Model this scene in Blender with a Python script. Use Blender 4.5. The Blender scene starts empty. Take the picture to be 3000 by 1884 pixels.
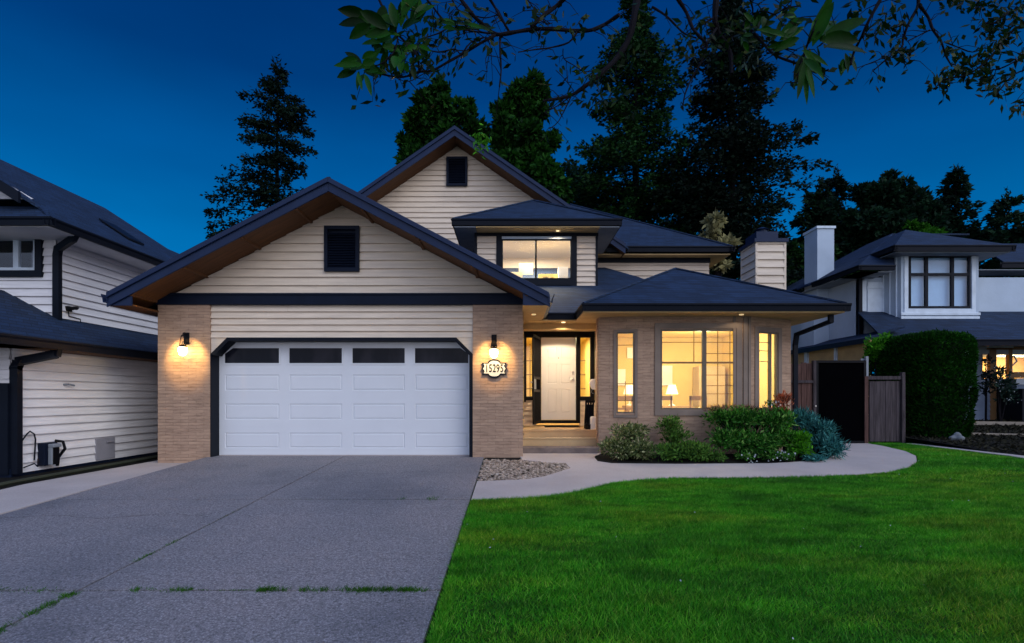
import bpy, math, random
import numpy as np
from mathutils import Vector
random.seed(7)
RNG = np.random.default_rng(11)
SC = bpy.context.scene
COL = SC.collection
F = 1600.0; CX = 1500.0; HY = 1164.0; CZ = 1.67

def at(px, py, Y):                       # plan helper: survey point -> metres
    return ((px-CX)/F*Y, Y, CZ+(HY-py)/F*Y)
def gz(y):                               # ground profile: the drive climbs to the garage
    return min(.047*y, .5015)
def G(px, py):                           # survey point on the ground
    Y = 2672.0/(py-HY+75.2)
    if Y > 10.67: Y = 1.1685*F/(py-HY)
    return ((px-CX)/F*Y, Y, gz(Y))

# ---------------------------------------------------------------- objects
def tag(o, label=None, cat=None, group=None, kind=None):
    if label: o['label'] = label
    if cat: o['category'] = cat
    if group: o['group'] = group
    if kind: o['kind'] = kind
    return o
WL = {}
def empty(name, loc, label, cat, group=None):
    o = bpy.data.objects.new(name, None); COL.objects.link(o); o.location = loc
    o.empty_display_size = .2; WL[o.name] = Vector(loc)
    return tag(o, label, cat, group)
def link(name, me, parent=None, loc=(0,0,0)):
    o = bpy.data.objects.new(name, me); COL.objects.link(o)
    if parent is not None:
        o.parent = parent; WL[o.name] = WL[parent.name]
    else:
        o.location = loc; WL[o.name] = Vector(loc)
    return o

SPLIT = {'muntin', 'lookout', 'gutter', 'eave_return', 'ridge_cap', 'eave_soffit', 'picture', 'post', 'sill', 'rake_soffit', 'porch_step', 'corner_board'}
class MB:
    def __init__(s): s.v = []; s.f = []; s.m = []; s.cur = 0
    def add(s, vs, fs):
        n = len(s.v); s.v += [tuple(p) for p in vs]
        for f in fs: s.f.append([n+i for i in f]); s.m.append(s.cur)
        return s
    def box(s, x0, x1, y0, y1, z0, z1):
        if x0 > x1: x0, x1 = x1, x0
        if y0 > y1: y0, y1 = y1, y0
        if z0 > z1: z0, z1 = z1, z0
        return s.add([(x0,y0,z0),(x1,y0,z0),(x1,y1,z0),(x0,y1,z0),(x0,y0,z1),(x1,y0,z1),(x1,y1,z1),(x0,y1,z1)],
            [(0,3,2,1),(4,5,6,7),(0,1,5,4),(1,2,6,5),(2,3,7,6),(3,0,4,7)])
    def ext(s, poly, vec):               # extrude polygon along vec
        n = len(poly); vec = Vector(vec)
        a = [Vector(p) for p in poly]; b = [p+vec for p in a]
        fs = [tuple(range(n)), tuple(range(2*n-1, n-1, -1))]
        for i in range(n):
            j = (i+1) % n; fs.append((j, i, n+i, n+j))
        return s.add(a+b, fs)
    def quad(s, a, b, c, d): return s.add([a,b,c,d], [(0,1,2,3)])
    def tube(s, pts, r, n=8, cap=True):
        P = [Vector(p) for p in pts]; R = r if isinstance(r, (list, tuple)) else [r]*len(P)
        vs = []; prev = None
        for i, p in enumerate(P):
            t = (P[min(i+1, len(P)-1)]-P[max(i-1, 0)])
            if t.length < 1e-9: t = Vector((0,0,1))
            t.normalize()
            if prev is None:
                u = t.cross(Vector((0,0,1)))
                if u.length < .05: u = t.cross(Vector((1,0,0)))
            else:
                u = prev-t*prev.dot(t)
                if u.length < .01: u = t.cross(Vector((0,0,1)))
            u.normalize(); prev = u; w = t.cross(u)
            for k in range(n):
                a = 2*math.pi*k/n
                vs.append(p+(u*math.cos(a)+w*math.sin(a))*R[i])
        fs = []
        for i in range(len(P)-1):
            for k in range(n):
                k2 = (k+1) % n
                fs.append((i*n+k, i*n+k2, (i+1)*n+k2, (i+1)*n+k))
        if cap: fs += [tuple(range(n-1, -1, -1)), tuple((len(P)-1)*n+k for k in range(n))]
        return s.add(vs, fs)
    def rbar(s, pts, w, h):              # rectangular section pipe
        for a, b in zip(pts[:-1], pts[1:]):
            a = Vector(a); b = Vector(b); t = (b-a).normalized()
            u = t.cross(Vector((0,1,0)) if abs(t.y) < .9 else Vector((0,0,1))).normalized(); q = t.cross(u)
            a = a-t*w*.25; b = b+t*w*.25
            c = [a+u*w/2+q*h/2, a-u*w/2+q*h/2, a-u*w/2-q*h/2, a+u*w/2-q*h/2]
            s.ext(c, b-a)
        return s
    def lathe(s, c, prof, n=14):         # prof [(r,z)]
        vs = []; fs = []
        for r, z in prof:
            for k in range(n):
                a = 2*math.pi*k/n; vs.append((c[0]+r*math.cos(a), c[1]+r*math.sin(a), c[2]+z))
        for i in range(len(prof)-1):
            for k in range(n):
                k2 = (k+1) % n; fs.append((i*n+k, i*n+k2, (i+1)*n+k2, (i+1)*n+k))
        fs += [tuple(range(n-1, -1, -1)), tuple((len(prof)-1)*n+k for k in range(n))]
        return s.add(vs, fs)
    def comps(s):
        p = list(range(len(s.v)))
        def fd(i):
            while p[i] != i: p[i] = p[p[i]]; i = p[i]
            return i
        for f in s.f:
            for i in f[1:]: p[fd(f[0])] = fd(i)
        d = {}
        for f, m_ in zip(s.f, s.m): d.setdefault(fd(f[0]), []).append((f, m_))
        out = []
        for fs in d.values():
            q = MB(); ix = {}
            for f, m_ in fs:
                for i in f:
                    if i not in ix: ix[i] = len(q.v); q.v.append(s.v[i])
                q.f.append([ix[i] for i in f]); q.m.append(m_)
            out.append(q)
        return out
    def build(s, name, mats, parent=None, loc=(0,0,0), smooth=False, bevel=0):
        if name in SPLIT and parent is not None:
            cs = s.comps()
            if len(cs) > 1:
                return [c.build(name, mats, parent, loc, smooth, bevel) for c in cs][0]
        if not isinstance(mats, (list, tuple)): mats = [mats]
        off = WL[parent.name] if parent is not None else Vector(loc)
        me = bpy.data.meshes.new(name)
        me.from_pydata([(p[0]-off[0], p[1]-off[1], p[2]-off[2]) for p in s.v], [], s.f)
        for m in mats: me.materials.append(m)
        if len(mats) > 1: me.polygons.foreach_set('material_index', s.m)
        if smooth: me.polygons.foreach_set('use_smooth', [True]*len(me.polygons))
        me.update()
        o = link(name, me, parent, loc)
        if bevel:
            b = o.modifiers.new('bevel', 'BEVEL'); b.width = bevel; b.segments = 2; b.limit_method = 'ANGLE'
        return o

def np_mesh(name, V, NV, mat, parent=None, loc=(0,0,0)):
    """V: (N*NV,3) verts, faces of NV verts each"""
    off = np.array(WL[parent.name] if parent is not None else loc)
    V = (V-off).astype(np.float32); n = len(V)//NV
    me = bpy.data.meshes.new(name)
    me.vertices.add(len(V)); me.vertices.foreach_set('co', V.ravel())
    me.loops.add(n*NV); me.loops.foreach_set('vertex_index', np.arange(n*NV, dtype=np.int32))
    me.polygons.add(n)
    me.polygons.foreach_set('loop_start', np.arange(0, n*NV, NV, dtype=np.int32))
    me.polygons.foreach_set('loop_total', np.full(n, NV, dtype=np.int32))
    for m in (mat if isinstance(mat, (list, tuple)) else [mat]): me.materials.append(m)
    me.update(calc_edges=True); me.validate()
    return link(name, me, parent, loc)

# ---------------------------------------------------------------- materials
class NT:
    def __init__(s, name):
        s.m = bpy.data.materials.new(name); s.m.use_nodes = True
        s.t = s.m.node_tree; s.n = s.t.nodes; s.n.clear()
        s.out = s.new('ShaderNodeOutputMaterial'); s.b = s.new('ShaderNodeBsdfPrincipled')
        s.l(s.b.outputs[0], s.out.inputs[0])
    def new(s, k): return s.n.new(k)
    def l(s, a, b): s.t.links.new(a, b)
    def coord(s, scale=(1,1,1)):
        g = s.new('ShaderNodeNewGeometry'); m = s.new('ShaderNodeMapping'); m.inputs['Scale'].default_value = scale
        s.l(g.outputs['Position'], m.inputs[0]); return m.outputs[0]
    def noise(s, vec, sc, det=4, rough=.55):
        n = s.new('ShaderNodeTexNoise'); n.inputs['Scale'].default_value = sc
        n.inputs['Detail'].default_value = det; n.inputs['Roughness'].default_value = rough
        s.l(vec, n.inputs['Vector']); return n.outputs['Fac']
    def ramp(s, fac, stops):
        r = s.new('ShaderNodeValToRGB'); e = r.color_ramp.elements
        while len(e) < len(stops): e.new(.5)
        for x, (p, c) in zip(e, stops): x.position = p; x.color = (*c, 1)
        s.l(fac, r.inputs[0]); return r.outputs[0]
    def mix(s, a, b, fac, mode='MIX'):
        m = s.new('ShaderNodeMix'); m.data_type = 'RGBA'; m.blend_type = mode
        for v, i in ((fac, 0), (a, 6), (b, 7)):
            if hasattr(v, 'links') or hasattr(v, 'is_linked'): s.l(v, m.inputs[i])
            else: m.inputs[i].default_value = v if i == 0 else (*v, 1)
        return m.outputs[2]
    def bump(s, h, strength, dist=.01, chain=None):
        b = s.new('ShaderNodeBump'); b.inputs['Strength'].default_value = strength; b.inputs['Distance'].default_value = dist
        s.l(h, b.inputs['Height'])
        if chain: s.l(chain, b.inputs['Normal'])
        return b.outputs[0]
    def fin(s, col=None, rough=.6, spec=.4, normal=None, metal=0):
        if col is not None:
            if isinstance(col, tuple): s.b.inputs['Base Color'].default_value = (*col, 1)
            else: s.l(col, s.b.inputs['Base Color'])
        s.b.inputs['Roughness'].default_value = rough; s.b.inputs['Specular IOR Level'].default_value = spec
        s.b.inputs['Metallic'].default_value = metal
        if normal is not None: s.l(normal, s.b.inputs['Normal'])
        return s.m
def c_mul(c, k): return tuple(x*k for x in c)
def plain(name, c, rough=.6, spec=.35, var=.12, sc=3.0, bmp=.05, stretch=(1,1,1), metal=0):
    t = NT(name); v = t.coord(stretch)
    n = t.noise(v, sc, 5); col = t.ramp(n, [(.3, c_mul(c, 1-var)), (.7, c_mul(c, 1+var))])
    n2 = t.noise(v, sc*14, 3); return t.fin(col, rough, spec, t.bump(n2, bmp, .01), metal)
def emis(name, c, s):
    t = NT(name); t.fin(c, .5, .2); t.b.inputs['Emission Color'].default_value = (*c, 1)
    t.b.inputs['Emission Strength'].default_value = s; return t.m
def siding_mat(name, c):
    t = NT(name); v = t.coord((.6, .6, 9)); n = t.noise(v, 2.2, 6, .6)
    v2 = t.coord(); n2 = t.noise(v2, .7, 4)
    a = t.ramp(n, [(.3, c_mul(c, .86)), (.72, c_mul(c, 1.1))]); b = t.ramp(n2, [(.3, (.84, .84, .86)), (.7, (1, 1, 1))])
    col = t.mix(a, b, 1.0, 'MULTIPLY'); n3 = t.noise(t.coord((2, 2, 30)), 6, 4)
    return t.fin(col, .62, .25, t.bump(n3, .25, .006))
def brick_mat(name, c1, c2, mort, w=.30, h=.062):
    t = NT(name); g = t.new('ShaderNodeNewGeometry'); sp = t.new('ShaderNodeSeparateXYZ'); t.l(g.outputs['Position'], sp.inputs[0])
    ad = t.new('ShaderNodeMath'); t.l(sp.outputs[0], ad.inputs[0]); t.l(sp.outputs[1], ad.inputs[1])
    cb = t.new('ShaderNodeCombineXYZ'); t.l(ad.outputs[0], cb.inputs[0]); t.l(sp.outputs[2], cb.inputs[1])
    b = t.new('ShaderNodeTexBrick'); t.l(cb.outputs[0], b.inputs['Vector'])
    b.inputs['Scale'].default_value = 1; b.inputs['Brick Width'].default_value = w; b.inputs['Row Height'].default_value = h
    b.inputs['Mortar Size'].default_value = .0035; b.inputs['Mortar Smooth'].default_value = .3; b.inputs['Bias'].default_value = -.1
    b.inputs['Color1'].default_value = (*c1, 1); b.inputs['Color2'].default_value = (*c2, 1); b.inputs['Mortar'].default_value = (*mort, 1)
    n = t.noise(t.coord((1, 1, 6)), 5, 6, .7); r = t.ramp(n, [(.30, (.66, .63, .62)), (.52, (.98, .96, .95)), (.75, (1.14, 1.11, 1.09))])
    col = t.mix(b.outputs['Color'], r, 1.0, 'MULTIPLY')
    nb = t.bump(b.outputs['Fac'], -.6, .008) ; n3 = t.noise(t.coord((3, 3, 16)), 8, 5, .7)
    b1 = t.new('ShaderNodeBump'); b1.invert = True; b1.inputs['Strength'].default_value = .6; b1.inputs['Distance'].default_value = .008
    t.l(b.outputs['Fac'], b1.inputs['Height'])
    return t.fin(col, .85, .2, t.bump(n3, .5, .012, b1.outputs[0]))
def roof_mat(name, c):
    t = NT(name); g = t.new('ShaderNodeNewGeometry'); sp = t.new('ShaderNodeSeparateXYZ'); t.l(g.outputs['Position'], sp.inputs[0])
    ad = t.new('ShaderNodeMath'); t.l(sp.outputs[0], ad.inputs[0]); t.l(sp.outputs[1], ad.inputs[1])
    cb = t.new('ShaderNodeCombineXYZ'); t.l(ad.outputs[0], cb.inputs[0]); t.l(sp.outputs[2], cb.inputs[1])
    b = t.new('ShaderNodeTexBrick'); t.l(cb.outputs[0], b.inputs['Vector']); b.inputs['Scale'].default_value = 1
    b.inputs['Brick Width'].default_value = .28; b.inputs['Row Height'].default_value = .07; b.inputs['Mortar Size'].default_value = .007
    b.inputs['Color1'].default_value = (*c_mul(c, .72), 1); b.inputs['Color2'].default_value = (*c_mul(c, 1.28), 1); b.inputs['Mortar'].default_value = (*c_mul(c, .35), 1)
    n = t.noise(t.coord(), 55, 3, .7); r = t.ramp(n, [(.25, (.6, .6, .6)), (.8, (1.35, 1.35, 1.35))])
    n1 = t.noise(t.coord(), .8, 3); r1 = t.ramp(n1, [(.3, (.85, .85, .85)), (.7, (1.1, 1.1, 1.1))])
    col = t.mix(t.mix(b.outputs['Color'], r, 1.0, 'MULTIPLY'), r1, 1.0, 'MULTIPLY')
    return t.fin(col, .85, .25, t.bump(n, .5, .01))
def leaf_mat(name, dark, light, trans=.25, rough=.5, patch=1.2, tip=None):
    t = NT(name); g = t.new('ShaderNodeNewGeometry')
    stops = [(0, dark), (.75, light)] + ([(1, tip)] if tip else [])
    a = t.ramp(g.outputs['Random Per Island'], stops)
    n = t.noise(t.coord(), patch, 3); r = t.ramp(n, [(.32, (.55, .58, .6)), (.68, (1.2, 1.2, 1.1))])
    col = t.mix(a, r, 1.0, 'MULTIPLY'); t.fin(col, rough, .08)
    tr = t.new('ShaderNodeBsdfTranslucent'); t.l(col, tr.inputs[0]); mx = t.new('ShaderNodeMixShader'); mx.inputs[0].default_value = trans
    t.l(t.b.outputs[0], mx.inputs[1]); t.l(tr.outputs[0], mx.inputs[2]); t.l(mx.outputs[0], t.out.inputs[0])
    return t.m
def glass_mat(name, tint=(.95, .97, 1), refl=.10):
    t = NT(name); t.n.remove(t.b)
    tr = t.new('ShaderNodeBsdfTransparent'); tr.inputs[0].default_value = (*tint, 1)
    gl = t.new('ShaderNodeBsdfGlossy'); gl.inputs['Roughness'].default_value = .03
    fr = t.new('ShaderNodeLayerWeight'); fr.inputs[0].default_value = .5
    pw = t.new('ShaderNodeMath'); pw.operation = 'POWER'; pw.inputs[1].default_value = 5; t.l(fr.outputs['Facing'], pw.inputs[0])
    ml = t.new('ShaderNodeMath'); ml.operation = 'MULTIPLY_ADD'; ml.inputs[1].default_value = .9; ml.inputs[2].default_value = .04*refl*10; t.l(pw.outputs[0], ml.inputs[0])
    mx = t.new('ShaderNodeMixShader'); t.l(ml.outputs[0], mx.inputs[0]); t.l(tr.outputs[0], mx.inputs[1]); t.l(gl.outputs[0], mx.inputs[2])
    t.l(mx.outputs[0], t.out.inputs[0]); return t.m

M = {}
M['siding'] = siding_mat('beige_lap_siding', (.72, .59, .46))
M['siding_left'] = siding_mat('pale_lilac_siding', (.80, .77, .77))
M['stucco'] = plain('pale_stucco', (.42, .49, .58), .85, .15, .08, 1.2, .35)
M['trimw'] = plain('off_white_trim', (.55, .62, .70), .5)
M['brick'] = brick_mat('tan_thin_brick', (.44, .295, .205), (.36, .24, .17), (.26, .18, .13))
M['roof'] = roof_mat('charcoal_shingles', (.010, .025, .060))
M['trim'] = plain('near_black_trim', (.004, .006, .012), .5, .12)
M['band'] = plain('dark_navy_fascia_paint', (.005, .009, .022), .5, .10)
M['rake'] = plain('navy_rake_paint', (.010, .020, .055), .4, .16)
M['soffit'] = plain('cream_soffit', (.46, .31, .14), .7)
M['wood'] = plain('brown_soffit_boards', (.10, .040, .014), .7, .25, .3, 2.0, .2, (1, 12, 1))
M['white'] = plain('white_door_paint', (.66, .67, .70), .38, .4, .02, 2, .02)
M['doorp'] = plain('cream_white_entry_door', (.74, .71, .70), .42, .4, .03)
M['grey'] = plain('grey_soffit', (.22, .24, .27), .7)
M['glass'] = glass_mat('window_glass')
_t = NT('dark_garage_glass'); M['dglass'] = _t.fin(_t.ramp(_t.noise(_t.coord((1,1,.3)), 3.2, 2), [(.42, (.004, .006, .012)), (.58, (.016, .016, .024))]), .15, .12)
M['metal'] = plain('brushed_nickel', (.5, .48, .45), .3, .5, .05, 9, .02, metal=1)
M['black'] = plain('black_painted_metal', (.004, .004, .006), .5, .12)
M['bframe'] = plain('taupe_window_frame', (.12, .095, .07), .5)
M['muntin'] = plain('brown_muntin', (.22, .12, .05), .5)
M['concrete'] = None
M['stone'] = plain('weathered_step_stone', (.17, .13, .115), .85, .2, .3, 4, .5)
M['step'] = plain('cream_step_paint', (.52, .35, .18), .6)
M['fence'] = plain('weathered_fence_wood', (.060, .048, .052), .85, .15, .5, 3, .6, (9, 9, .6))
M['fence2'] = plain('red_brown_fence_wood', (.085, .045, .038), .85, .15, .5, 3, .6, (9, 9, .6))
M['soil'] = plain('dark_soil', (.010, .009, .008), .95, .1, .5, 5, .8)
M['bark'] = plain('dark_bark', (.006, .005, .007), .9, .08, .4, 6, .8, (1, 1, .3))
M['rock'] = plain('grey_rock', (.16, .17, .18), .8, .2, .3, 6, .5)
M['warmwall'] = plain('warm_room_wall', (.74, .54, .19), .8, .1, .05)
M['warmfloor'] = plain('room_floor', (.40, .24, .11), .6)
M['lwood'] = plain('light_wood', (.45,.28,.12), .6)
M['paper'] = plain('white_object', (.85, .82, .74), .7)
M['fabricb'] = plain('beige_fabric', (.5, .38, .22), .9)
M['blind'] = plain('pale_blue_blind', (.42, .60, .76), .7, .2, .05)

def ground_mats():
    t = NT('exposed_aggregate'); v = t.coord()
    n = t.noise(v, 45, 3, .8); n2 = t.noise(v, .6, 4); vo = t.new('ShaderNodeTexVoronoi'); vo.inputs['Scale'].default_value = 70; t.l(v, vo.inputs['Vector'])
    a = t.ramp(n, [(.3, (.09, .086, .092)), (.64, (.40, .375, .385))]); b = t.ramp(n2, [(.32, (.66, .68, .74)), (.5, (.95, .94, .97)), (.7, (1.12, 1.05, 1.05))])
    sp = t.ramp(vo.outputs['Distance'], [(.0, (2.4, 2.4, 2.4)), (.13, (1.1, 1.1, 1.1)), (.6, (.62, .62, .62))])
    col = t.mix(t.mix(a, b, 1., 'MULTIPLY'), sp, 1., 'MULTIPLY')
    M['drive'] = t.fin(col, .7, .45, t.bump(n, .9, .02))
    t = NT('smooth_concrete'); v = t.coord(); n = t.noise(v, 60, 3); n2 = t.noise(v, 1.1, 5)
    a = t.ramp(n2, [(.3, (.38, .325, .30)), (.7, (.47, .40, .37))]); b = t.ramp(n, [(.3, (.86, .86, .86)), (.7, (1.06, 1.06, 1.06))])
    M['concrete'] = t.fin(t.mix(a, b, 1., 'MULTIPLY'), .8, .3, t.bump(n, .35, .008))
    t = NT('lawn_soil'); v = t.coord(); n = t.noise(v, 20, 4); 
    M['turf'] = t.fin(t.ramp(n, [(.3, (.008, .03, .003)), (.7, (.016, .07, .005))]), .95, .1, t.bump(n, .8, .02))
    t = NT('grass_blade'); g = t.new('ShaderNodeNewGeometry')
    a = t.ramp(g.outputs['Random Per Island'], [(0, (.012, .13, .003)), (.55, (.038, .235, .008)), (.93, (.11, .33, .018)), (1, (.20, .34, .06))])
    n = t.noise(t.coord((.7, 1.5, 1)), .6, 4); r = t.ramp(n, [(.30, (.55, .66, .8)), (.5, (1.1, 1.15, 1.1)), (.70, (2.4, 1.1, 1.3))])
    n2 = t.noise(t.coord((.8, 2.2, 1)), 2.6, 4); r2 = t.ramp(n2, [(.32, (.62, .66, .68)), (.64, (1.5, 1.45, 1.3))])
    col = t.mix(t.mix(a, r, 1., 'MULTIPLY'), r2, 1., 'MULTIPLY'); t.fin(col, .6, .15)
    tr = t.new('ShaderNodeBsdfTranslucent'); t.l(col, tr.inputs[0]); mx = t.new('ShaderNodeMixShader'); mx.inputs[0].default_value = .3
    t.l(t.b.outputs[0], mx.inputs[1]); t.l(tr.outputs[0], mx.inputs[2]); t.l(mx.outputs[0], t.out.inputs[0]); M['grass'] = t.m
ground_mats()
M['weed'] = leaf_mat('weed_blades', (.02, .09, .006), (.05, .17, .01))

# ---------------------------------------------------------------- building helpers
def spans(poly, z):
    xs = []
    n = len(poly)
    for i in range(n):
        (x0, z0), (x1, z1) = poly[i], poly[(i+1) % n]
        if (z0 <= z < z1) or (z1 <= z < z0): xs.append(x0+(x1-x0)*(z-z0)/(z1-z0))
    return (min(xs), max(xs)) if xs else None
def siding(mb, O, U, N, poly, holes=(), exp=.165, lap=.036, z0=None):
    """clapboards on a wall plane: O origin, U along-wall unit, N outward unit, poly convex [(u,z)]"""
    O = Vector(O); U = Vector(U); N = Vector(N)
    zmin = min(p[1] for p in poly); zmax = max(p[1] for p in poly)
    zs0 = zmin if z0 is None else z0
    cuts = sorted(set([p[1] for p in poly]+[h[2] for h in holes]+[h[3] for h in holes]))
    k = math.floor((zmin-zs0)/exp); zr = zs0+k*exp
    def P(u, z, d): return O+U*u+N*d+Vector((0, 0, z-O.z))
    while zr < zmax:
        a = max(zr, zmin); b = min(zr+exp, zmax); jit = random.uniform(-.007, .009)
        umin = min(p[0] for p in poly); ul = max(p[0] for p in poly)-umin; joints = sorted(umin+ul*(random.random()+q)/max(1, int(ul/3.2)) for q in range(max(0, int(ul/3.2)))) if ul > 2.5 else []
        zz = [a]+[c for c in cuts if a+1e-4 < c < b-1e-4]+[b]
        for za, zb in zip(zz[:-1], zz[1:]):
            if zb-za < 1e-3: continue
            s0 = spans(poly, za+1e-4); s1 = spans(poly, zb-1e-4)
            if not s0 or not s1: continue
            segs = [(s0[0], s0[1], s1[0], s1[1])]
            for h in holes:
                if h[2] < (za+zb)/2 < h[3]:
                    ns = []
                    for A, B, C, D in segs:
                        if h[0] > min(A, C): ns.append((A, min(B, h[0]), C, min(D, h[0])))
                        if h[1] < max(B, D): ns.append((max(A, h[1]), B, max(C, h[1]), D))
                        if h[1] < min(A, C) or h[0] > max(B, D): ns = [(A, B, C, D)]
                    segs = ns
            da = lap*(1-(za-zr)/exp)+.002; db = lap*(1-(zb-zr)/exp)+.002
            for A, B, C, D in segs:
                jt = [j for j in joints if max(A, C)+.3 < j < min(B, D)-.3]
                pieces = []; a0, c0_ = A, C
                for j in jt: pieces.append((a0, j-.0015, c0_, j-.0015)); a0 = c0_ = j+.0015
                pieces.append((a0, B, c0_, D))
                for pi, (A, B, C, D) in enumerate(pieces):
                    k1 = jit*(.5+.5*((pi*7+3) % 5)/4); k2 = -jit*.6
                    mb.quad(P(A, za, da+k1), P(B, za, da+k2), P(D, zb, db), P(C, zb, db))
                    mb.quad(P(A, za, da+k1), P(A, za, 0), P(B, za, 0), P(B, za, da+k2))
        zr += exp
    return mb
def wallseg(mb, A, B, z0, z1, holes=(), th=.15):
    """wall with rectangular holes along plan segment A->B (outside on the right hand when walking +x)"""
    A = Vector((*A, 0)); B = Vector((*B, 0)); L = (B-A).length; U = (B-A)/L; N = Vector((-U.y, U.x, 0))
    us = sorted(set([0, L]+[h[0] for h in holes]+[h[1] for h in holes])); zs = sorted(set([z0, z1]+[h[2] for h in holes]+[h[3] for h in holes]))
    for u0, u1 in zip(us[:-1], us[1:]):
        for a, b in zip(zs[:-1], zs[1:]):
            um = (u0+u1)/2; zm = (a+b)/2
            if any(h[0] < um < h[1] and h[2] < zm < h[3] for h in holes): continue
            p = [A+U*u0+Vector((0,0,a)), A+U*u1+Vector((0,0,a)), A+U*u1+Vector((0,0,b)), A+U*u0+Vector((0,0,b))]
            mb.ext(p, N*th)
    return mb
def lbox(mb, A, U, N, u0, u1, d0, d1, z0, z1):
    """box in a wall's own frame"""
    A = Vector((A[0], A[1], 0)); Z = Vector((0, 0, 1))
    p = [A+U*u0+N*d0+Z*z0, A+U*u1+N*d0+Z*z0, A+U*u1+N*d0+Z*z1, A+U*u0+N*d0+Z*z1]
    return mb.ext(p, N*(d1-d0))
def frame_ring(mb, A, U, N, u0, u1, z0, z1, w, d0, d1):
    lbox(mb, A, U, N, u0, u1, d0, d1, z0, z0+w); lbox(mb, A, U, N, u0, u1, d0, d1, z1-w, z1)
    lbox(mb, A, U, N, u0, u0+w, d0, d1, z0+w, z1-w); lbox(mb, A, U, N, u1-w, u1, d0, d1, z0+w, z1-w)
    return mb
UX = Vector((1, 0, 0)); NY = Vector((0, 1, 0))
def panel_face(mb, x0, x1, z0, z1, rects, y, g=.014, dep=.012):
    """moulded door face at y, outward -y, with sunk mouldings round each rect"""
    xs = sorted(set([x0, x1]+[r[0] for r in rects]+[r[1] for r in rects])); zs = sorted(set([z0, z1]+[r[2] for r in rects]+[r[3] for r in rects]))
    for a, b in zip(xs[:-1], xs[1:]):
        for c, d in zip(zs[:-1], zs[1:]):
            if any(r[0] <= (a+b)/2 <= r[1] and r[2] <= (c+d)/2 <= r[3] for r in rects): continue
            mb.quad((a,y,c),(b,y,c),(b,y,d),(a,y,d))
    for r in rects:
        R = [(r[0]+k*g, r[1]-k*g, r[2]+k*g, r[3]-k*g, y+dd) for k, dd in ((0, 0), (.6, dep), (1.4, dep), (2.4, .002))]
        for p, q in zip(R[:-1], R[1:]):
            P = [(p[0],p[4],p[2]),(p[1],p[4],p[2]),(p[1],p[4],p[3]),(p[0],p[4],p[3])]; Q = [(q[0],q[4],q[2]),(q[1],q[4],q[2]),(q[1],q[4],q[3]),(q[0],q[4],q[3])]
            for i in range(4): mb.quad(P[i], P[(i+1) % 4], Q[(i+1) % 4], Q[i])
        q = R[-1]; mb.quad((q[0],q[4],q[2]),(q[1],q[4],q[2]),(q[1],q[4],q[3]),(q[0],q[4],q[3]))
    return mb
def slab(mb, poly, t=.05): return mb.ext(poly, (0, 0, -t))
def gutter(mb, a, b, out, h=.15, w=.11):
    """K-style gutter from a to b (top outer edge line), out = outward unit"""
    a = Vector(a); b = Vector(b); o = Vector(out)
    pr = [(0, 0), (0, -.03), (-.02, -.06), (-.035, -h), (-w, -h), (-w, 0), (-w+.008, -.004), (-w+.01, -h+.01), (-.04, -h+.012), (-.012, -.02), (-.012, 0)]
    return mb.ext([a+o*(x)+Vector((0,0,z)) for x, z in pr], b-a)
def room(mb, x0, x1, y0, y1, z0, z1, yr=None):    # open towards -y
    mb.cur = 0
    mb.quad((x0,y1,z0),(x1,y1,z0),(x1,y1,z1),(x0,y1,z1)); mb.quad((x0,y0,z0),(x0,y1,z0),(x0,y1,z1),(x0,y0,z1)); yq = yr or y0; mb.quad((x1,yq,z0),(x1,yq,z1),(x1,y1,z1),(x1,y1,z0))
    mb.quad((x0,y0,z1),(x0,y1,z1),(x1,y1,z1),(x1,yq,z1)); mb.cur = 1
    mb.quad((x0,y0,z0),(x1,yq,z0),(x1,y1,z0),(x0,y1,z0)); mb.cur = 0
    return mb
def lamp(name, kind, loc, energy, color, size=.3, parent=None, rot=None):
    d = bpy.data.lights.new(name, kind); d.energy = energy; d.color = color
    if kind == 'AREA': d.size = size
    elif kind != 'SUN': d.shadow_soft_size = size
    o = bpy.data.objects.new(name, d); COL.objects.link(o)
    if parent is not None: o.parent = parent; o.location = Vector(loc)-WL[parent.name]
    else: o.location = loc
    if rot: o.rotation_euler = rot
    return o

# ================================================================ GROUND
def strip(mb, pts_a, pts_b, dz):         # ribbon between two polylines
    for i in range(len(pts_a)-1):
        q = [pts_a[i], pts_a[i+1], pts_b[i+1], pts_b[i]]
        mb.quad(*[(x, y, gz(y)+dz) for x, y in q])
def ground_poly(mb, poly, dz, th=0, ymid=10.67):
    """triangulated ground polygon following the profile"""
    import bmesh
    bm = bmesh.new(); vs = [bm.verts.new((x, y, 0)) for x, y in poly]; bm.faces.new(vs)
    geom = bm.verts[:]+bm.edges[:]+bm.faces[:]
    bmesh.ops.bisect_plane(bm, geom=geom, plane_co=(0, ymid, 0), plane_no=(0, 1, 0))
    bmesh.ops.triangulate(bm, faces=bm.faces[:])
    bm.verts.index_update()
    mb.add([(v.co.x, v.co.y, gz(v.co.y)+dz) for v in bm.verts], [[v.index for v in f.verts] for f in bm.faces])
    bm.free()
    if th:
        n = len(poly)
        for i in range(n):
            (ax, ay), (bx, by) = poly[i], poly[(i+1) % n]
            mb.quad((ax, ay, gz(ay)+dz), (bx, by, gz(by)+dz), (bx, by, gz(by)+dz-th), (ax, ay, gz(ay)+dz-th))
    return mb
DX0, DX1 = -5.98, -.54
g = MB()
for a, b, z0, z1 in ((-60, 10.67, gz(-60), gz(10.67)), (10.67, 260, .5015, .5015)):
    g.quad((-6, a, z0-.03), (200, a, z0-.03), (200, b, z1-.03), (-6, b, z1-.03)); g.quad((-200, a, min(z0,.38)-.05), (-6, a, min(z0,.38)-.05), (-6, b, min(z1,.38)-.05), (-200, b, min(z1,.38)-.05))
tag(g.build('ground', M['turf']), 'dark earth carrying the lots and reaching behind the houses', 'ground', kind='structure')
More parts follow.
